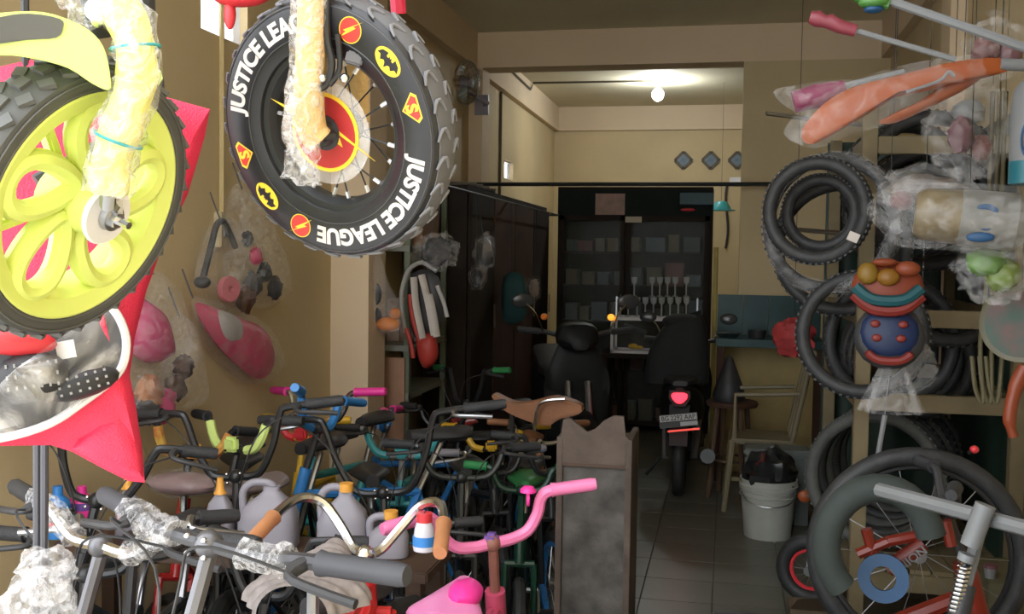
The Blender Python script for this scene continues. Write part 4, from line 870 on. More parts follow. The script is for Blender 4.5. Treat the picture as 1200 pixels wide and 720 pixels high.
# ------------------------------------------------------------------ motor scooters
def scooter(label, loc, head, tail_lit, plate, s=1.0):
    t = thing('motor_scooter', label, 'motorcycle', loc, math.radians(head)); M0 = MW[t.name] @ Matrix.Scale(s, 4); L = lambda x, y, z: M0 @ V((x, y, z))
    PB = mat('scooter_black', (.010, .011, .011), .5, var=.1, spec=.25)
    for nm, x, r in (('rear_wheel', -.62, .27), ('front_wheel', .66, .27)):
        Mx = M0 @ Matrix.Translation((x, 0, r)) @ Matrix.Rotation(math.pi/2, 4, 'X'); wl = MB().torus(r-.045, .045, Mx, 36, 10).build(nm, RUB, t)
        m = MB().lathe([(r-.09, -.03), (r-.08, -.03), (r-.08, .03), (r-.09, .03)], 32, Mx, True)
        for k in range(5): a = k*1.2566; m.bar(Mx @ V((0, 0, 0)), Mx @ V((math.cos(a)*(r-.085), math.sin(a)*(r-.085), 0)), .03, .02, M0.to_3x3() @ V((0, 1, 0)))
        m.build('rim', BLKP, wl)
    # body: lofted tail, floor and leg shield
    def loft(secs, n=14):
        m = MB(); 
        for x, zc_, w_, h_ in secs: pass
        m.grid(lambda u, v: (lambda q: L(q[0], math.copysign(abs(math.cos(2*math.pi*u))**.7, math.cos(2*math.pi*u))*q[2], q[1]+math.copysign(abs(math.sin(2*math.pi*u))**.7, math.sin(2*math.pi*u))*q[3]))(secs[int(v*(len(secs)-1)+.5)]), n, len(secs), True)
        k = len(secs); m.f.append(tuple(range(n))[::-1]); m.f.append(tuple(range((k-1)*n, k*n))); return m
    loft([(-.86, .78, .03, .03), (-.80, .75, .09, .07), (-.65, .68, .14, .13), (-.4, .60, .165, .17), (-.15, .56, .15, .15), (-.02, .45, .12, .10)]).build('tail_body', PB, t)
    loft([(-.82, .83, .05, .02), (-.7, .84, .12, .035), (-.45, .80, .14, .045), (-.2, .75, .15, .05), (.05, .73, .11, .04), (.1, .70, .06, .03)]).build('seat', BLKP, t)
    loft([(-.05, .28, .13, .06), (.2, .25, .15, .05), (.35, .30, .15, .08), (.45, .5, .19, .12), (.47, .72, .20, .16), (.43, .92, .12, .08)]).build('leg_shield', PB, t)
    loft([(.34, 1.0, .06, .05), (.42, 1.02, .13, .08), (.50, 1.01, .12, .08), (.56, .98, .05, .04)]).build('headlamp_cowl', PB, t)
    loft([(.35, .50, .05, .02), (.55, .57, .07, .02), (.75, .55, .07, .02), (.92, .43, .05, .02)]).build('front_mudguard', PB, t)
    for y in (-.06, .06): MB().tube([L(.48, y, .75), L(.66, y, .27)], .02, 8).build('fork_leg', STEEL, t)
    MB().tube(smooth_path([L(.36, -.34, 1.05), L(.40, -.2, 1.04), L(.42, 0, 1.0), L(.40, .2, 1.04), L(.36, .34, 1.05)], 4), .014, 8).build('handlebar', BLKP, t)
    for sg in (-1, 1):
        MB().tube([L(.40, sg*.22, 1.04), L(.355, sg*.345, 1.05)], .019, 8).build('grip', GRIP, t)
        mi = MB().tube(smooth_path([L(.41, sg*.2, 1.04), L(.42, sg*.25, 1.15), L(.40, sg*.30, 1.2)], 4), .006, 6).build('mirror', CHR, t)
        MB().ell((0, 0, 0), (.07, .045, .014), M0 @ frame((.38, sg*.32, 1.22), (-1, 0, .1))).build('mirror_glass', mat('mirror_shell', (.05, .05, .05), .2), mi)
        MB().ell((0, 0, 0), (.03, .022, .02), M0 @ Matrix.Translation((.53, sg*.13, .98) if tail_lit else (.45, sg*.2, 1.13))).build('turn_signal', mat('amber', (.9, .3, .03), .3, emit=.5, var=0) if (not tail_lit and sg > 0) else ORG, t)
        MB().tube([L(-.62, sg*.10, .27), L(-.45, sg*.12, .6)], .025, 8).build('shock', STEEL, t)
    MB().tube([L(-.2, -.15, .22), L(-.5, -.18, .26), L(-.85, -.2, .34)], [.025, .05, .045], 10).build('exhaust', DARKM, t)
    MB().tube([L(.0, .1, .25), L(-.05, .28, .02)], .012, 6).build('side_stand', DARKM, t)
    MB().slab([L(-.80, -.07, .68), L(-.80, .07, .68), L(-.95, .06, .42), L(-.95, -.06, .42)], M0.to_3x3() @ V((-.015, 0, .0))).build('rear_mudguard', BLKP, t)
    lamp = mat('tail_lamp_lit', (.9, .01, .03), .3, var=0, emit=1.1) if tail_lit else REDP
    Mt = M0 @ frame((-.885, 0, .74), (-1, 0, .15))
    MB().prism([(-.058, .025), (-.03, .036), (.03, .036), (.058, .025), (.05, -.005), (.025, -.032), (0, -.042), (-.025, -.032), (-.05, -.005)], -.02, .012, Mt).build('tail_lamp', lamp, t, bevel=.006)
    MB().prism([(-.07, .05), (.07, .05), (.075, 0), (.04, -.06), (-.04, -.06), (-.075, 0)], -.06, -.018, Mt).build('lamp_housing', PB, t)
    if plate:
        Mp = M0 @ frame((-.955, 0, .595), (-1, 0, .25)) @ Matrix.Rotation(math.radians(8), 4, 'Z')
        pl_ = MB().prism([(-.13, -.045), (.13, -.045), (.13, .045), (-.13, .045)], -.004, 0, Mp).build('number_plate', mat('plate_black', (.03, .03, .03), .5), t, smooth=False)
        MB().prism([(-.125, -.002), (.125, -.002), (.125, .041), (-.125, .041)], 0, .0008, Mp).prism([(.01, -.04), (.125, -.04), (.125, -.012), (.01, -.012)], 0, .0008, Mp).build('plate_face', mat('plate_grey', (.42, .42, .42), .5), pl_, smooth=False)
        vs, fs = text_geo(plate, .046, .0006, .0004); sc_ = Matrix.Diagonal((.88, 1, 1, 1)); MB().add(vs, fs, Mp @ Matrix.Translation((0, .004, .0012)) @ sc_).build('plate_number', mat('plate_ink', (.03, .03, .03), .6), pl_, smooth=False)
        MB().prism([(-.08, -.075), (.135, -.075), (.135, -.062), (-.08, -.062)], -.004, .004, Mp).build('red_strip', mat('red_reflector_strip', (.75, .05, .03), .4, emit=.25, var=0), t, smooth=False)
    return t
tl_ = PY(795, 470, 5.95)
# heading +Y: local +x forward
scooter('black motor scooter seen from behind with glowing red tail lamp', (tl_.x+.0, 5.95+.885, 0), 90, True, 'BG 2292 AAP', tl_.z/.74)
fw = PY(752, 575, 5.75)
scooter('dark parked scooter facing the street with amber signal lamps', (-.98, 6.30, 0), -72, False, None, .98)

q0_ = PY(795, 448, 6.35); q1_ = PY(800, 378, 6.45)
t = thing('covered_load', 'black draped load strapped on the scooter seat', 'load', (q0_.x, 6.5, q0_.z)); hL = q1_.z-q0_.z+.04
MB().grid(lambda u, v: V((q0_.x-.02+.10*v*v*.3+math.copysign(abs(math.cos(2*math.pi*u))**.55, math.cos(2*math.pi*u))*.20*(1-.45*v**3), 6.55+math.copysign(abs(math.sin(2*math.pi*u))**.55, math.sin(2*math.pi*u))*.16*(1-.3*v**2), q0_.z-.02+hL*v+.05*v*math.sin(2*math.pi*u+1.2))), 28, 9, True).build('drape', mat('black_cloth', (.014, .015, .015), .85), t)
MB().ell((q0_.x+.01, 6.55, q1_.z+.0), (.13, .11, .05)).build('top_fold', MATS['black_cloth'], t)
# ------------------------------------------------------------------ stool, chair, bucket
c = PY(858, 470, 6.35); zs_ = c.z
t = thing('wooden_stool', 'brown wooden stool holding the black pointed sack', 'stool', (c.x, 6.35, 0))
MB().lathe([(.001, zs_-.03), (.15, zs_-.03), (.155, zs_-.015), (.15, zs_), (.001, zs_)], 28, Matrix.Translation((c.x, 6.35, 0))).build('seat', WOODM, t)
for a in range(4):
    q = a*math.pi/2+.5; MB().tube([(c.x+math.cos(q)*.10, 6.35+math.sin(q)*.10, zs_-.03), (c.x+math.cos(q)*.15, 6.35+math.sin(q)*.15, 0)], .016, 8).build('leg', mat('stool_leg', (.10, .06, .035), .6), t)
MB().torus(.125, .009, Matrix.Translation((c.x, 6.35, zs_*.4)), 24, 6).build('foot_ring', MATS['stool_leg'], t)
t = thing('black_sack', 'black pointed sack standing on the wooden stool', 'sack', (c.x-.02, 6.35, zs_))
MB().lathe([(.001, 0), (.09, 0), (.10, .03), (.08, .1), (.05, .18), (.02, .26), (.001, .28)], 18, Matrix.Translation((c.x-.02, 6.35, zs_))).build('sack_body', BLKP, t)
# plastic chair: seat at z .43, back toward the camera-right
cc = PY(893, 447, 6.1); CR = mat('beige_plastic', (.20, .17, .10), .5, var=.06)
t = thing('plastic_chair', 'beige plastic chair beside the bucket', 'chair', (cc.x+.02, 6.1, 0)); x0 = cc.x+.0; sz_ = .43
MB().bb((x0-.18, 5.95, sz_-.03), (x0+.18, 6.33, sz_)).build('seat', CR, t, bevel=.012)
for sx in (-1, 1):
    for y in (5.97, 6.30): MB().tube([(x0+sx*.16, y, sz_-.02), (x0+sx*.20, y+(-.03 if y < 6.1 else .05), 0)], [.02, .015], 8).build('leg', CR, t)
lean = V((.10, .0, .50))
for y in (5.98, 6.14, 6.30):
    MB().tube([V((x0+.17, y, sz_-.01)), V((x0+.17, y, sz_))+lean], .016, 8).build('back_slat', CR, t)
MB().tube([V((x0+.17, 5.96, sz_))+lean, V((x0+.17, 6.32, sz_))+lean], .022, 8).build('back_rail', CR, t)
MB().tube([(x0-.17, 5.97, sz_*.45), (x0+.18, 5.96, sz_*.45)], .012, 6).build('front_stretcher', CR, t)
for y in (5.97, 6.31): MB().tube([(x0-.15, y, sz_), (x0-.15, y, sz_+.25), (x0+.2, y, sz_+.27)], .015, 8).build('armrest', CR, t)
BP = PZ(900, 637, 0.0); 
t = thing('paint_bucket', 'grey white plastic bucket stuffed with a black bag', 'bucket', (BP.x, BP.y+.12, 0)); Mb = MW[t.name]
bh = PY(900, 566, BP.y).z
MB().lathe([(.001, 0), (.118, 0), (.12, .01), (.142, bh-.05), (.149, bh-.05), (.152, bh-.03), (.148, bh-.028), (.149, bh), (.14, bh), (.115, .02), (.001, .02)], 36, Mb).build('pail', mat('dull_white_plastic', (.42, .43, .38), .5, var=.1), t, ang=35)
for k in (.06, .085): MB().torus(.146-.002*k, .004, Mb @ Matrix.Translation((0, 0, bh-k)), 36, 6).build('rib', MATS['dull_white_plastic'], t)
MB().tube(smooth_path([Mb @ V((-.15, 0, bh-.04)), Mb @ V((-.11, -.12, bh-.10)), Mb @ V((0, -.165, bh-.12)), Mb @ V((.11, -.12, bh-.10)), Mb @ V((.15, 0, bh-.04))], 4), .003, 6).build('handle', STEEL, t)
t2 = thing('bin_bag', 'black crumpled bag bulging out of the bucket', 'bag', Mb @ V((0, 0, bh-.1)))
MB().ell(Mb @ V((0, 0, bh+.03)), (.136, .136, .13), jit=.35, nu=28, nv=18).build('sack', mat('bin_film', (.02, .022, .022), .3), t2)
c = PY(905, 500, 5.75); MB_ = MB().slab([PY(x, y, 5.75) for x, y in ((868, 478), (877, 478), (879, 512), (870, 508))], (0, .03, 0)); 
tag(MB().bb((c.x-.14, 5.72, 0), (c.x+.2, 5.9, .38)).bb((c.x-.15, 5.71, .38), (c.x+.21, 5.91, .42)).build('storage_tub', mat('grey_tub', (.12, .14, .13), .5), bevel=.01), 'grey storage tub with lid behind the bucket', 'tub')
# red pouch hanging by the counter
c = PY(930, 396, 5.2); t = thing('red_pouch', 'dull red pouch hanging above the plastic chair', 'pouch', c+V((0, 0, -.1)))
MB().ell(c, (.10, .08, .095), jit=.3, nu=24, nv=16).build('pouch', mat('dull_red_cloth', (.38, .04, .04), .7, var=.2), t)
MB().tube([c+V((0, 0, .08)), V((c.x, c.y, ZC))], .0015, 5).build('cord', BLKP, t)

# ------------------------------------------------------------------ tyre rack along the right wall
rx0, rx1, ry0, ry1 = .47, .98, 3.75, 4.9
t_rack = t = thing('tyre_rack', 'pale wooden rack of posts and beams holding tyres', 'rack', (.7, 4.3, 0))
for x in (rx0, rx1):
    for y in (ry0, ry1): MB().bb((x-.025, y-.025, 0), (x+.025, y+.025, 2.0)).build('post', WOODY, t, smooth=False, bevel=.003)
for z in (.33, PY(1130, 475, ry0).z, PY(1130, 375, ry0).z, PY(1130, 170, ry0).z):
    for y in (ry0, ry1): MB().bb((rx0+.026, y-.02, z-.03), (rx1-.026, y+.02, z+.03)).build('cross_beam', WOODY, t, smooth=False, bevel=.003)
    for x in (rx0, rx1): MB().bb((x-.02, ry0+.026, z-.03), (x+.02, ry1-.026, z+.03)).build('side_beam', WOODY, t, smooth=False, bevel=.003)
for k in range(6): MB().bb((rx0+.03+.075*k, ry0, .36), (rx0+.03+.075*k+.068, ry1, .375)).build('shelf_slat', WOODY, t, smooth=False)
for z in (1.55, 1.95): MB().tube([(rx0+.0, ry0+.2, z), (.12, ry0+.0, z+.02)], .008, 6).build('hook', STEEL, t)
TG = 'bicycle tyres kept on the rack'
def tyre(label, c, R, r, n_, up=(0, 0, 1), m_=RUB, wrapf=False, k=44):
    Mt = frame(c, n_, up)
    t = thing('tyre_casing', label, 'tyre', c-V((0, 0, R)), group=TG)
    MB().torus(R-r, r, Mt, k, 10).build('sidewall', m_, t)
    m = MB()
    for i in range(56):
        a = 2*math.pi*i/56
        for zz_ in (-.4, .4): m.box((R-.004, 0, zz_*r*1.3), (.006, .010, r*.6), Mt @ Matrix.Rotation(a+(.05 if zz_ > 0 else 0), 4, 'Z'))
    m.build('tread', m_, t, smooth=False)
    if wrapf:
        for j in range(1): MB().torus(R-r, r*1.35, Mt, 40, 10).build('film', FILM, t)
    return t
for k in range(6):
    tyre('tyre hung in the dense upper row inside the rack', V((.74+.012*(-1)**k, 4.2+.1*k, 1.66)), .245, .026, (.0, -1, .02))
    tyre('tyre hung in the dense middle row inside the rack', V((.73-.012*(-1)**k, 4.2+.1*k, 1.07)), .235, .026, (.0, -1, .02))
for z in (1.86, 1.26): MB().tube([(.735, ry0, z), (.735, ry1, z)], .018, 8).build('hanging_bar', STEEL, t_rack)
tp = thing('added_backing', 'added dark green sheet that darkens the bays behind the rack tyres', 'added_backing', (.75, 4.97, .2)); TPM = mat('dark_green_backing', (.012, .03, .02), .6, var=.2)  # backing sheets added to fill the rack bays with darkness
MB().grid(lambda u, v: V((.44+.56*u, 4.965+.012*math.sin(u*18+v*2), .2+1.8*v)), 40, 12).build('rear_sheet', TPM, tp)
MB().grid(lambda u, v: V((.999+.006*math.sin(u*30+v*2), 3.72+1.23*u, .2+1.8*v)), 50, 12).build('side_sheet', TPM, tp)
c = PY(966, 262, 3.68)
tyre('black tyre in shiny film hanging out in front of the rack', PY(957, 247, 3.60), .185, .024, (-.35, -1, .0))
tyre('largest film wrapped tyre hanging in front of the rack', PY(972, 262, 3.68), .245, .022, (-.5, -1, .05), wrapf=True)
tyre('bare tyre hanging behind the film wrapped tyres', PY(985, 290, 3.86), .25, .024, (-.3, -1, .0))
tyre('small tyre nested inside the film wrapped tyre', PY(962, 250, 3.74), .14, .022, (-.35, -1, .0))
tyre('tyre hanging below the toy pendants', PY(1010, 392, 3.62), .22, .025, (-.2, -1, .05))
tyre('tyre hanging inside the top bay of the rack', PY(1090, 210, 3.95), .25, .027, (.0, -1, .05))
tyre('tyre hanging inside the middle bay of the rack', PY(1115, 330, 3.92), .24, .027, (.05, -1, .1))
tyre('second tyre inside the top bay close to the wall', PY(1060, 215, 4.1), .24, .025, (.1, -1, .05))
tyre('tyre in the middle bay against the rack post', PY(1045, 400, 4.0), .25, .025, (.1, -1, .05))
for k in range(5):
    tyre('dark tyre leaning in the row on the lower rack shelf', V((.56+.04*k, 4.02+.13*k, .375+.262)), .26, .026, (-.35, -1, .12+.02*k), m_=RUB if k % 2 else RUBD)

WHTR = mat('shaded_white_plastic', (0.165, 0.171, 0.171), .5, var=.08); ORGR = mat('shaded_orange_plastic', (0.275, 0.063, 0.014), .45, var=.1); BLUR = mat('shaded_blue_plastic', (0.011, 0.055, 0.132), .5, var=.1)  # darkened copies: the dimness of this side is put into the colour
MAGR = mat('shaded_magenta_plastic', (0.187, 0.019, 0.066), .45, var=.1); YELR = mat('shaded_yellow_plastic', (0.198, 0.110, 0.011), .5, var=.1)
# ------------------------------------------------------------------ pendants hanging on the right, shade mixed into their colours
CORD = mat('olive_cord', (0.033, 0.028, 0.017), .8)
def cordto(t, c, ztop=2.4): MB().tube([c, V((c.x, c.y, ztop))], .0012, 5).build('cord', BLKP, t)
D2 = 3.1
c = PY(1040, 335, D2); t = thing('toy_pendant', 'round orange yellow and teal padded toy above the blue one', 'toy', c+V((0, 0, -.1)))
Mc = frame(c, (-.1, -1, .15))
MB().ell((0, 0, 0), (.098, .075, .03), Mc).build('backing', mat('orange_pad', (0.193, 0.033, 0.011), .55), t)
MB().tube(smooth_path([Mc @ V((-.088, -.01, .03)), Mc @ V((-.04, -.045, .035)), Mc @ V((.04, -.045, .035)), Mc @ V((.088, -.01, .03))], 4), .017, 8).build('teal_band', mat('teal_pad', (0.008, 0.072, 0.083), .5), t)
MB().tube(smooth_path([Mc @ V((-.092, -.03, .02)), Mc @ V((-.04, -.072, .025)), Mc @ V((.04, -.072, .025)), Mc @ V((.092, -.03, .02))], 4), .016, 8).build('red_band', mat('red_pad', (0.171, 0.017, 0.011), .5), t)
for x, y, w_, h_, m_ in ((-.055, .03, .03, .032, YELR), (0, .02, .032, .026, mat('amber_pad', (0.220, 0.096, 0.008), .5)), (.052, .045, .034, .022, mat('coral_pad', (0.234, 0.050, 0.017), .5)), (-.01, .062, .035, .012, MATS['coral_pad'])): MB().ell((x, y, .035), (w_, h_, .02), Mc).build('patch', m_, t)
cordto(t, c+V((0, 0, .07)))
c = PY(1042, 395, D2); t = thing('toy_pendant', 'round navy padded toy with red dots and red curved band', 'toy', c+V((0, 0, -.1)))
Mc = frame(c, (-.1, -1, .1))
MB().ell((0, 0, 0), (.098, .095, .028), Mc).build('backing', BLKP, t); MB().ell((0, .01, .012), (.082, .075, .024), Mc).build('face_pad', mat('navy_pad', (0.006, 0.017, 0.061), .5), t)
for x, y in ((-.04, .035), (.035, .035), (-.035, -.005), (.03, -.005)): MB().ell((x, y, .036), (.014, .011, .006), Mc).build('dot', MATS['red_pad'], t)
MB().tube(smooth_path([Mc @ V((-.062, -.045, .03)), Mc @ V((-.03, -.068, .034)), Mc @ V((.03, -.068, .034)), Mc @ V((.062, -.045, .03))], 4), [.005]+[.012]*11+[.005], 8).build('red_band', MATS['red_pad'], t)
cordto(t, c+V((0, 0, .09)), PY(1040, 355, D2).z)
c = PY(1045, 455, D2); t = thing('film_tuft', 'crumpled clear film bunch above a white stick', 'plastic film', c+V((0, 0, -.1)))
m = MB(); m.grid(lambda u, v: c+V(((.03+.05*v)*math.cos(2*math.pi*u)*(1+.25*math.sin(u*44)), .03*math.sin(2*math.pi*u)*(1+v), .06-.13*v)), 40, 6, True); m.build('film', FILM, t); cordto(t, c+V((0, 0, .06)), PY(1042, 420, D2).z)
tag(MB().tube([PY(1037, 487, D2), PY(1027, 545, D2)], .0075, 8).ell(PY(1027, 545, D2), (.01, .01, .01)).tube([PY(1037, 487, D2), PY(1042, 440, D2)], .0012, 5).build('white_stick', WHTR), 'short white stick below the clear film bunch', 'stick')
c = PY(1078, 430, 3.2); tag(MB().ell(c, (.045, .03, .06), jit=.6, nu=22, nv=14).tube([c, V((c.x, c.y, 2.4))], .0012, 5).build('film_pouch', FILM), 'small clear film pouch beside the navy toy', 'pouch')
c = PY(1000, 278, 3.5); tag(MB().box((0, 0, 0), (.035, .004, .03), Matrix.Translation(c) @ Matrix.Rotation(.4, 4, 'Y')).build('paper_tag', PAPER), 'small white tag on the film wrapped tyre', 'tag')

# orange padded item in film on white stick, sticks with pink and green ends
D3 = 2.5; Q = lambda x, y, d=D3: PY(x, y, d)
t = thing('orange_paddle', 'long orange padded fork shape in clear film on a white stick', 'toy', Q(1050, 140))
up_ = closed_path([Q(x, y) for x, y in ((940, 152), (965, 122), (1000, 102), (1060, 86), (1120, 72), (1175, 68), (1180, 84), (1140, 90), (1112, 88), (1060, 108), (1010, 134), (965, 164), (945, 168))], 3)
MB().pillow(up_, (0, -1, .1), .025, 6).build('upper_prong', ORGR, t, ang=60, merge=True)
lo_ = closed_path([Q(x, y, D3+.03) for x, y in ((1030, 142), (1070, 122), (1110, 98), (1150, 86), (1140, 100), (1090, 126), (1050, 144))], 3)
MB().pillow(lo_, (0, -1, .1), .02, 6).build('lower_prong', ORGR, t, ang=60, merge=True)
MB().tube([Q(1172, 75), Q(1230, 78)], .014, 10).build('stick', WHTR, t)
MB().tube(smooth_path([Q(1062, 108, D3-.03), Q(1100, 95, D3-.03), Q(1112, 84, D3-.03), Q(1118, 90, D3-.03)], 4), .0035, 6).build('string', WHTR, t)
fo = closed_path([Q(x, y) for x, y in ((918, 156), (950, 120), (1010, 90), (1090, 70), (1150, 66), (1165, 90), (1120, 112), (1060, 140), (990, 160), (955, 174))], 3)
MB().pillow(fo, (0, -1, .1), .045, 8).build('film', FILMT, t, ang=60)
MB().tube([Q(1130, 70), V((Q(1130, 70).x, D3, 2.4))], .0012, 5).build('cord', BLKP, t)
t = thing('pink_handle_toy', 'pink handle in clear film pointing past the orange paddle', 'handle', Q(955, 112, 2.7))
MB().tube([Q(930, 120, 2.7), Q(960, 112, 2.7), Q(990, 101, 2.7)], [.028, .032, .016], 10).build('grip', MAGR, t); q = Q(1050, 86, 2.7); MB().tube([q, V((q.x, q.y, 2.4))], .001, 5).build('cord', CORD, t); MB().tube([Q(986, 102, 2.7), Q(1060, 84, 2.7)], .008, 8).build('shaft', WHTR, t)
MB().pillow(closed_path([Q(x, y, 2.68) for x, y in ((906, 108), (930, 100), (985, 93), (1005, 98), (985, 115), (945, 130), (925, 128))], 3), (0, -1, 0), .04, 6).build('film', FILM, t, ang=60)
t = thing('pink_grip_stick', 'thin pale stick with a ribbed coral pink grip', 'stick', Q(1000, 35, 2.2))
MB().tube([Q(949, 20, 2.2), Q(958, 22, 2.2), Q(966, 25, 2.2), Q(972, 25, 2.2), Q(984, 31, 2.2), Q(1003, 36, 2.2)], [.012, .017, .013, .0155, .014, .012], 12).build('grip', mat('coral_rubber', (0.198, 0.033, 0.047), .4), t)
MB().tube([Q(1000, 35, 2.2), Q(1120, 70, 2.2)], .006, 8).build('shaft', WHTR, t); q = Q(1120, 70, 2.2); MB().tube([q, V((q.x, q.y, 2.4))], .001, 5).build('cord', CORD, t)
t = thing('green_end_stick', 'long white stick with a green and blue end piece', 'stick', Q(1100, 30, 2.0))
MB().tube([Q(1040, 0, 2.0), Q(1230, 66, 2.0)], .0085, 8).build('shaft', WHTR, t)
MB().ell(Q(1025, 3, 2.0), (.03, .02, .011)).tube([Q(1000, -4, 2.0), Q(1042, 4, 2.0)], [.008, .012], 8).build('end_piece', mat('toy_green', (0.055, 0.165, 0.033), .4), t); MB().ell(Q(1024, 11, 2.0), (.018, .014, .007)).build('lower_cap', BLUR, t); q = Q(1060, 7, 2.0); MB().tube([q, V((q.x, q.y, 2.4))], .001, 5).build('cord', CORD, t)
# bagged toys at the right edge
def bagged(label, px, py, Y, rx, rz_, items, seed, ztop=2.4, fm_=FILM):
    c = PY(px, py, Y); t = thing('toy_bag', label, 'bag', c+V((0, 0, -rz_)))
    for i, (dx, dz, a, b, m_) in enumerate(items): MB().ell(c+V((dx, .01*(i % 3)-.01, dz)), (a, .03, b), jit=.25, nu=16, nv=12).build('toy', m_, t)
    m = MB().ell(c, (rx, .07, rz_), jit=.35, jf=8, nu=30, nv=20); m.tube([c+V((0, 0, rz_*.9)), c+V((0, 0, rz_*1.12)), c+V((0, 0, rz_*1.3))], [.015, .01, .03], 10); m.build('film', fm_, t)
    MB().tube([c+V((0, 0, rz_*1.1)), V((c.x, c.y, ztop))], .0010, 5).build('cord', CORD, t)
bagged('clear bag of pink pieces hanging under the orange paddle', 1135, 150, 2.75, .10, .12, [(-.02, -.02, .03, .045, mat('shaded_pink', (0.124, 0.044, 0.055), .5)), (.03, -.05, .025, .03, mat('shaded_rose', (0.138, 0.055, 0.050), .5)), (.0, .04, .04, .03, WHTR)], 1)
bagged('clear bag with dolls in pink above the other toy bags', 1165, 60, 2.6, .07, .07, [(-.02, 0, .03, .035, MATS['shaded_rose']), (.03, -.01, .03, .03, MATS['shaded_pink'])], 2, fm_=FILMT)
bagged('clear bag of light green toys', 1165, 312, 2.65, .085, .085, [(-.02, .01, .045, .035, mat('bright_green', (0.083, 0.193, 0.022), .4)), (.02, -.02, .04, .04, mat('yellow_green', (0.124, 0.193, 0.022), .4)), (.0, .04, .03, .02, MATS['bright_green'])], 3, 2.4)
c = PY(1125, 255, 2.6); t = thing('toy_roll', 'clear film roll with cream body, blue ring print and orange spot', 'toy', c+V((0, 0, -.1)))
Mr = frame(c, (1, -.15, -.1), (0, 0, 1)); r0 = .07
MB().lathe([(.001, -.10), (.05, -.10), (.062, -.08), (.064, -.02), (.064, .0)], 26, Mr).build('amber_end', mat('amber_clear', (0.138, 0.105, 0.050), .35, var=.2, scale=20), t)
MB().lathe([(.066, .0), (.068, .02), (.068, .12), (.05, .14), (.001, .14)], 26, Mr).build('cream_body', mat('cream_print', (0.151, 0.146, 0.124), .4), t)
tv = (CAM-c).normalized(); fc = c+V((.055, 0, .0))+tv*.07
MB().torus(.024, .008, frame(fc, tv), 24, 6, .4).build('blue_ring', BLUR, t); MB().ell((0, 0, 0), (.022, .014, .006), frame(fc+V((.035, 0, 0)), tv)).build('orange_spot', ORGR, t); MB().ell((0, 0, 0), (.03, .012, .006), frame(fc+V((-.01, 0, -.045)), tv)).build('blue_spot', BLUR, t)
m = MB(); m.grid(lambda u, v: Mr @ V(((.078+.008*math.sin(u*50+v*9))*(1-.85*max(0, (.25-v)/.25)**1.5)*math.cos(2*math.pi*u), (.078+.008*math.sin(u*50+v*9))*(1-.85*max(0, (.25-v)/.25)**1.5)*math.sin(2*math.pi*u), -.21+.37*v)), 40, 14, True); m.build('film', FILM, t)
MB().tube([c+V((.02, 0, .07)), V((c.x+.02, c.y, 2.4))], .0012, 5).build('cord', CORD, t)
c = PY(1085, 222, 2.75); t = thing('wrapped_doll', 'pale wrapped doll lying above the clear film roll', 'toy', c+V((0, 0, -.05)))
MB().ell(c, (.09, .04, .035), jit=.3).build('body', mat('pale_pink_cream', (0.138, 0.116, 0.099), .5, var=.2, scale=18), t); MB().ell(c+V((-.06, -.02, -.03)), (.03, .03, .025)).build('pink_piece', MATS['shaded_rose'], t); MB().ell(c, (.11, .06, .055), jit=.4, nu=26, nv=16).build('film', FILM, t)
MB().tube([c+V((0, 0, .04)), V((c.x, c.y, 2.4))], .0012, 5).build('cord', CORD, t)
c = PY(1212, 158, 2.5); t = thing('detergent_bottle', 'white bottle with blue swirl print and teal base in the toy bags', 'bottle', c+V((0, 0, -.11))); Mb = Matrix.Translation(c)
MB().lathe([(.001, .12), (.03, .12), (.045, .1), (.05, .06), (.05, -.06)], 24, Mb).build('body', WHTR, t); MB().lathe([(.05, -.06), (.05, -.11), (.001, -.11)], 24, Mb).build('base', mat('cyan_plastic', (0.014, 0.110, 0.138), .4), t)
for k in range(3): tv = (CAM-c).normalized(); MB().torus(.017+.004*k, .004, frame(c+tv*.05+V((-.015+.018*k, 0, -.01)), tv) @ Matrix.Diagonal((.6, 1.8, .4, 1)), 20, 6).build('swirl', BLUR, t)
MB().tube([c+V((0, 0, .12)), V((c.x, c.y, 2.4))], .0012, 5).build('cord', CORD, t)
# chains / straps hanging at the right edge and a round picture tray
for k, px in enumerate((1155, 1163, 1170)):
    a = PY(px, 340, 2.9); b = PY(px-3+k, 470, 2.9); m = MB().tube(smooth_path([V((a.x, a.y, 1.9)), a, a.lerp(b, .5)+V((.01*(k-1), 0, 0)), b, b+V((-.02, 0, .03)), a.lerp(b, .6)+V((-.03, 0, 0))], 6), .006, 6)
    m.tube([V((a.x, a.y, 1.9)), V((a.x, a.y, 2.4))], .0012, 5); tag(m.build('olive_strap', mat('olive_strap', (0.077, 0.066, 0.028), .6)), 'narrow olive strap in the bunch hanging below the green toys', 'strap', 'olive straps below the green toys')
c = PY(1196, 380, 2.75); t = thing('round_tray', 'round tray with a cream rim hanging beside the olive straps', 'tray', c+V((0, 0, -.1))); Mt = frame(c, (-.5, -1, 0))
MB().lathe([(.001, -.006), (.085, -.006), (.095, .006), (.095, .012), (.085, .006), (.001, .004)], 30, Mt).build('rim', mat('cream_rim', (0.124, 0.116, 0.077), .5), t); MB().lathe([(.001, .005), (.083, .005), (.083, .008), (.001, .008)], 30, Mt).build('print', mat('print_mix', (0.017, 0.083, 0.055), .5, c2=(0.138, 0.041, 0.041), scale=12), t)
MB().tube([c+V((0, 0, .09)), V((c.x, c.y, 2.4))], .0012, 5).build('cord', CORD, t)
pts = [PY(x, y, 2.7) for x, y in ((1202, 430), (1190, 455), (1183, 490), (1188, 512))]; tag(MB().tube(smooth_path(pts, 5), [.018]*6+[.016]*6+[.012]*4, 10).build('curved_handle', mat('orange_red_rubber', (0.206, 0.041, 0.014), .4)), 'curved orange red rubber handle below the round tray', 'handle')

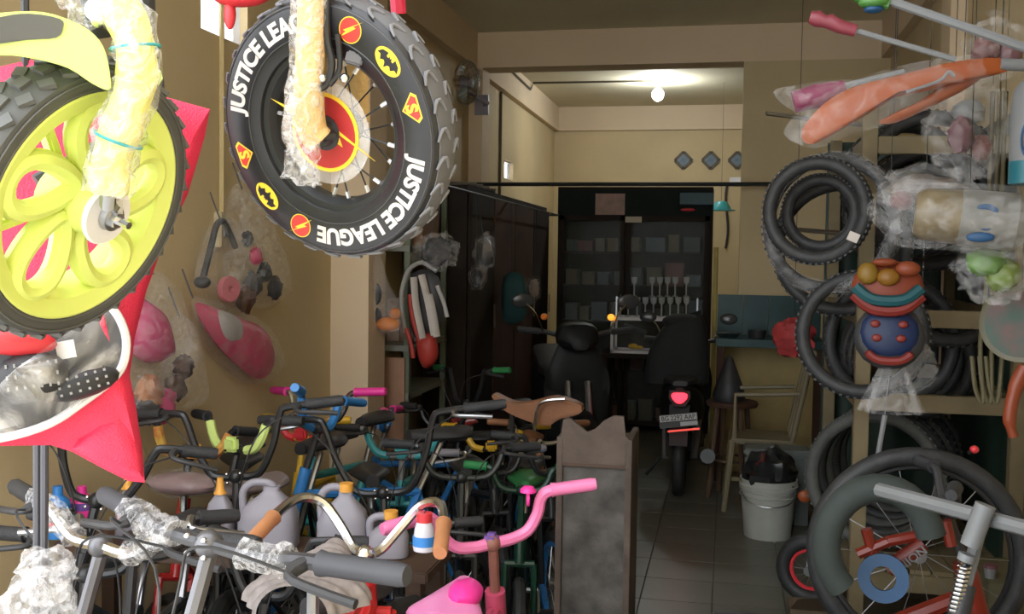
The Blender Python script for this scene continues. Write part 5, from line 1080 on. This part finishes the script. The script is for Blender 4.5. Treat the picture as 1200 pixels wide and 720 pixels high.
# ------------------------------------------------------------------ bicycles at the lower right, colours darkened for the dim side
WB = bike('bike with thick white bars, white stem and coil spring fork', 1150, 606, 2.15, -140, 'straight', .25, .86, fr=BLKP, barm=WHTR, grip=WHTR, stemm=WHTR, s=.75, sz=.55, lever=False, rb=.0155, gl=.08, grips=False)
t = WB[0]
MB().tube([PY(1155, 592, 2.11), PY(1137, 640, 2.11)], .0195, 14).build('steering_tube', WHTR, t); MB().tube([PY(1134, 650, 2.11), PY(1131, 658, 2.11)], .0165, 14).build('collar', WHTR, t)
a, b = PY(1131, 660, 2.11), PY(1118, 718, 2.11); ax_ = (b-a); x_ = ax_.orthogonal().normalized(); y_ = ax_.normalized().cross(x_)
MB().tube([a+ax_*(i/80)+(x_*math.cos(i*.9)+y_*math.sin(i*.9))*.011 for i in range(81)], .003, 6).build('coil_spring', CHR, t); MB().tube([a, b+ax_*1.2], .007, 8).build('rod', BLK, t); MB().tube([b+ax_*.9, V((b.x, b.y, .25))+ax_*0], .016, 8).build('lower_leg', BLK, t)
# red suspension frame with white lettering, side-on, standing on its wheels behind
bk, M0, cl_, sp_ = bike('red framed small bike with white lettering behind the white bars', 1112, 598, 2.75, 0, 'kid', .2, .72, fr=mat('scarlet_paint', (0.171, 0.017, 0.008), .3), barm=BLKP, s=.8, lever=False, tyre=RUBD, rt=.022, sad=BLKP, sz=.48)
vs, fs = text_geo('UNION', .05, .001, .0006); a, b = PY(1040, 668, 2.70), PY(1082, 637, 2.70); d_ = (b-a).normalized(); Mx = Matrix((d_, V((0, -1, 0)).cross(d_), V((0, -1, 0)))).transposed().to_4x4(); 
nv = V((0, -1, 0)); Mx = Matrix((d_, nv.cross(d_), nv)).transposed().to_4x4(); Mx.translation = a.lerp(b, .5)+V((0, -.026, 0))
tx = MB().add(vs, fs, Mx @ Matrix.Translation((0, -.016, 0)) @ Matrix.Scale(.62, 4)).build('lettering', WHTR, bk, smooth=False)
MB().tube([a+V((0, .0, 0)), b], .021, 10).build('lettered_tube', mat('shaded_red_tube', (0.124, 0.017, 0.011), .4), bk)
for p, q in (((1015, 620), (1025, 655)), ((1005, 650), (1040, 635)), ((1040, 635), (1108, 622)), ((1108, 610), (1115, 640))): MB().tube([PY(p[0], p[1], 2.70), PY(q[0], q[1], 2.70)], .014, 8).build('red_link', MATS['scarlet_paint'], bk)
MB().lathe([(.03, -.006), (.06, -.006), (.06, .006), (.03, .006)], 26, frame(PY(1035, 678, 2.62), (-.2, -1, .1)), True).build('blue_guard', BLUR, bk)
# large wheel in grey foam standing behind
def big_wheel(label, px, py, Y, R, r, m_, rimm, n_=(.0, -1, .05)):
    c = PY(px, py, Y); c.z = R if c.z < R+.06 else c.z; t = thing('spoked_wheelset', label, 'wheel', c-V((0, 0, R))); Mt = frame(c, n_)
    MB().torus(R-r, r, Mt, 48, 10).build('tyre', m_, t); MB().torus(R-2*r-.004, .008, Mt, 48, 6).build('rim', rimm, t); MB().lathe([(.001, .03), (.02, .03), (.02, -.03), (.001, -.03)], 14, Mt).build('hub', STEEL, t)
    for i in range(14):
        a = i*math.pi/7; MB().tube([Mt @ V((math.cos(a+.3)*.018, math.sin(a+.3)*.018, .02*(-1)**i)), Mt @ V((math.cos(a)*(R-2*r), math.sin(a)*(R-2*r), 0))], .0016, 4).build('spoke', STEEL, t)
    return t, Mt
big_wheel('large spoked wheel standing behind the red framed bike', 1075, 650, 3.0, .30, .026, RUB, BLK)
foam = MB(); arc = [PY(1030+62*math.cos(math.radians(a)), 640-68*math.sin(math.radians(a)), 2.52) for a in range(10, 236, 12)]
foam.tube(arc, .034, 12).build('foam_guard', mat('grey_green_foam', (0.028, 0.036, 0.032), .8, var=.12), bk)
big_wheel('small wheel with a red rim on the floor by the bucket', 950, 668, 4.05, .135, .028, RUB, REDP, (-.35, -1, 0))
c = PZ(950, 712, 0.02); t = thing('cardboard_piece', 'torn brown carton on the floor before the red rimmed wheel', 'carton', (PY(950, 700, 3.6).x, 3.6, 0)); q = PY(950, 700, 3.6)
MB().bb((q.x-.07, 3.55, 0), (q.x+.07, 3.68, .27)).build('carton_body', mat('torn_card', (0.088, 0.061, 0.036), .8, var=.2), t, bevel=.003); MB().slab([(q.x-.07, 3.55, .27), (q.x+.07, 3.55, .27), (q.x+.05, 3.51, .33), (q.x-.05, 3.50, .32)], (0, -.004, .002)).build('flap', MATS['torn_card'], t)
for lab, px, py, Y, m_, sz__ in (('orange reflector on the tyres beside the bucket', 943, 582, 4.3, ORGR, .028), ('red reflector by the foam arc', 976, 590, 2.6, REDP, .018), ('small red lamp on the tyre rack', 1142, 527, 3.0, REDP, .012)):
    c = PY(px, py, Y); t = thing('reflector', lab, 'reflector', c); MB().ell(c, (sz__, .012, sz__*.9)).build('lens', m_, t); MB().tube([c+V((0, .01, 0)), c+V((0, .06, -.02))], .006, 6).build('bracket', BLKP, t)
c = PY(1185, 695, 3.12); t = thing('cream_carton', 'pale olive carton behind the white bars', 'carton', (c.x, 3.25, 0))
MB().bb((c.x-.06, 3.12, 0), (c.x+.13, 3.4, c.z+.02)).build('carton_body', mat('olive_card', (0.083, 0.074, 0.036), .8), t, bevel=.003); MB().bb((c.x-.062, 3.118, c.z-.03), (c.x+.132, 3.402, c.z+.024)).build('lid', MATS['olive_card'], t, bevel=.003)
c = PY(1162, 687, 3.15); t = thing('small_cup', 'small white cup with pink top on the olive carton', 'cup', c+V((.01, .04, -.0))); Mb = Matrix.Translation((c.x, 3.17, PY(1185, 695, 3.12).z+.024))
MB().lathe([(.001, 0), (.014, 0), (.018, .03), (.001, .03)], 16, Mb).build('body', WHTR, t); MB().lathe([(.0185, .03), (.0185, .04), (.001, .04)], 16, Mb).build('lid', MATS['shaded_pink'], t)

# ------------------------------------------------------------------ packages hanging on the left wall
def wallP(px, py, off=.06): return PX(px, py, XL+off)
def hang(t, p): MB().tube([p, V((XL+.02, p.y, p.z+.10))], .003, 5).build('cord', BLKP, t)
poly = [(228, 357), (250, 360), (280, 372), (308, 385), (320, 412), (318, 436), (300, 444), (276, 426), (250, 398)]
t = thing('packed_saddle', 'pink and grey child saddle in a clear bag on the window wall', 'saddle', wallP(275, 440))
MB().pillow(closed_path([wallP(x, y) for x, y in poly], 3), (1, 0, 0), .05, 6).build('saddle', mat('deep_pink', (.50, .05, .12), .45, var=.1), t, ang=60, merge=True)
MB().pillow(closed_path([wallP(x, y, .085) for x, y in ((252, 364), (278, 372), (284, 398), (268, 402), (256, 385))], 3), (1, 0, 0), .03, 5).build('grey_panel', mat('panel_grey', (.35, .33, .31), .5), t, ang=60, merge=True)
MB().pillow(closed_path([wallP(x, y, .06) for x, y in ((224, 350), (255, 352), (300, 372), (322, 400), (330, 430), (318, 446), (296, 450), (265, 434), (240, 400))], 3), (1, 0, 0), .08, 7).build('film', FILM, t, ang=60); hang(t, wallP(226, 350))
t = thing('trainer_arm', 'black bent stay with round foot in a clear bag on the window wall', 'stay', wallP(240, 333))
MB().tube(smooth_path([wallP(238, 326), wallP(246, 295), wallP(254, 264), wallP(262, 260), wallP(270, 275), wallP(276, 290)], 4), .012, 8).ell(wallP(237, 331), (.03, .03, .022)).build('stay', BLK, t)
MB().pillow(closed_path([wallP(x, y, .07) for x, y in ((228, 340), (240, 280), (256, 252), (280, 262), (286, 300), (270, 345))], 3), (1, 0, 0), .05, 5).build('film', FILMT, t, ang=60); hang(t, wallP(258, 258))
t = thing('parts_bag', 'clear bag of small dark parts with a pink wheel on the window wall', 'bag', wallP(300, 358))
MB().lathe([(.012, -.012), (.045, -.012), (.048, 0), (.045, .012), (.012, .012)], 24, frame(wallP(268, 339, .09), (1, -.3, 0)), True).build('pink_wheel', mat('rose_plastic', (.45, .15, .17), .5), t)
for k, (x, y, w_, m_) in enumerate(((296, 335, .05, BLKP), (310, 320, .04, DARKM), (300, 300, .035, MATS['deep_pink']), (322, 338, .045, BLKP), (290, 280, .03, BLKP), (288, 350, .05, WOODM))): MB().ell(wallP(x, y, .07), (w_*.6, w_, w_), jit=.4).build('part', m_, t)
MB().pillow(closed_path([wallP(x, y, .07) for x, y in ((272, 220), (296, 225), (310, 260), (330, 310), (334, 350), (300, 362), (262, 352), (274, 300))], 3), (1, 0, 0), .09, 7).build('film', FILM, t, ang=60); hang(t, wallP(284, 222))
t = thing('packed_saddle', 'magenta saddle in cloudy film right behind the red bag', 'saddle', wallP(180, 430))
MB().pillow(closed_path([wallP(x, y) for x, y in ((160, 350), (185, 365), (196, 400), (196, 420), (170, 425), (150, 400))], 3), (1, 0, 0), .06, 6).build('saddle', mat('wine_pink', (.45, .05, .15), .45), t, ang=60, merge=True)
MB().pillow(closed_path([wallP(x, y, .07) for x, y in ((150, 330), (190, 320), (210, 370), (212, 430), (170, 440), (145, 420))], 3), (1, 0, 0), .09, 6).build('film', FILM, t, ang=60); hang(t, wallP(180, 322))
t = thing('parts_bag', 'clear bag of brown and dark parts beneath the magenta saddle', 'bag', wallP(190, 485))
for k, (x, y, w_, m_) in enumerate(((175, 460, .06, BROWN), (205, 455, .05, WOODM), (190, 475, .06, MATS['wine_pink']), (215, 430, .045, WOODM), (170, 478, .05, BLKP))): MB().ell(wallP(x, y, .08), (w_*.6, w_, w_*.9), jit=.4).build('part', m_, t)
MB().pillow(closed_path([wallP(x, y, .08) for x, y in ((150, 440), (185, 425), (205, 380), (215, 370), (228, 430), (232, 470), (200, 492), (160, 490))], 3), (1, 0, 0), .10, 7).build('film', FILM, t, ang=60); hang(t, wallP(210, 372))

# ------------------------------------------------------------------ goods hanging in front of the metal shelf and wardrobe
t = thing('child_carrier', 'white red and grey child carrier with straps hanging at the shelf', 'child seat', PY(500, 430, 4.9))
c = lambda x, y, d=4.9: PY(x, y, d)
MB().pillow(closed_path([c(x, y) for x, y in ((488, 395), (505, 390), (512, 398), (513, 420), (502, 432), (492, 425))], 3), (0, -1, 0), .05, 6).build('red_pouch', mat('deep_red', (.40, .04, .03), .5), t, ang=60, merge=True)
for p in (((485, 325), (488, 360), (496, 397)), ((494, 322), (502, 355), (509, 393)), ((503, 345), (508, 370), (512, 395))): MB().tube(smooth_path([c(x, y, 4.86) for x, y in p], 4), [(.020, .008)]*9, 8).build('strap', mat('dirty_white', (.5, .46, .42), .6), t)
for p in (((475, 390), (470, 350), (478, 318), (495, 308), (512, 318)), ((512, 335), (520, 355), (524, 372))): MB().tube(smooth_path([c(x, y, 4.88) for x, y in p], 4), .011, 8).build('grey_tube', mat('pale_grey_tube', (.35, .35, .34), .4), t)
for p in (((480, 345), (484, 375), (492, 400)), ((476, 385), (482, 405), (484, 420))): MB().tube(smooth_path([c(x, y, 4.87) for x, y in p], 4), .012, 8).build('red_strip', MATS['deep_red'], t)
MB().pillow(closed_path([c(x, y, 4.93) for x, y in ((478, 330), (500, 316), (518, 335), (515, 390), (485, 395))], 3), (0, -1, 0), .03, 5).build('backing', BLKP, t, ang=60, merge=True)
q = c(495, 310); MB().tube([q, V((-1.38, q.y, 1.8))], .002, 5).build('cord', BLKP, t)
t = thing('orange_toy_bag', 'orange and dark toy in a long film bag beside the pillar', 'toy', PY(452, 390, 4.75)); c = lambda x, y, d=4.72: PY(x, y, d)
MB().ell(c(455, 380), (.06, .04, .035)).ell(c(463, 368), (.03, .03, .03)).build('orange_part', mat('burnt_orange', (.6, .2, .04), .5), t); MB().ell(c(437, 370), (.045, .03, .045)).ell(c(438, 345), (.04, .03, .06)).build('dark_part', BLKP, t)
MB().pillow(closed_path([c(x, y, 4.70) for x, y in ((428, 300), (445, 300), (455, 330), (470, 365), (466, 388), (440, 386), (426, 350))], 3), (0, -1, 0), .05, 6).build('film', FILM, t, ang=60); q = c(437, 302); MB().tube([q, V((-1.6, q.y, 1.8))], .002, 5).build('cord', BLKP, t)
for k, (lab, x, y, d, rx_, rz_) in enumerate((('clear film parcel above the child carrier straps', 512, 295, 4.85, .11, .09), ('silver film parcel on the wardrobe front', 568, 295, 5.6, .06, .1), ('small film parcel below the silver one', 560, 325, 5.55, .05, .07), ('pale cloth parcel hanging at the far wardrobe door', 626, 338, 7.4, .055, .09))):
    q = PY(x, y, d); t = thing('film_parcel', lab, 'parcel', q+V((0, 0, -rz_))); MB().ell(q, (rx_*.7, .04, rz_*.75), jit=.3).build('content', [GRIP, STEEL, GRIP, mat('pale_cloth', (.4, .33, .28), .7)][k], t); MB().ell(q, (rx_, .06, rz_), jit=.45, nu=24, nv=14).build('film', FILM, t); MB().tube([q, V((-1.38, q.y, 1.8))], .002, 5).build('cord', BLKP, t)
q = PY(602, 350, 6.5); t = thing('teal_jacket', 'dark teal cloth hanging on the wardrobe row', 'cloth', q+V((0, 0, -.2)))
MB().pillow(closed_path([PY(x, y, 6.5) for x, y in ((590, 325), (612, 322), (618, 350), (614, 375), (590, 376))], 3), (.3, -1, 0), .06, 6).build('cloth', mat('dark_teal_cloth', (.02, .07, .07), .8), t, ang=60, merge=True); MB().tube([PY(600, 325, 6.5), V((-1.38, 6.5, 1.8))], .002, 5).build('cord', BLKP, t)
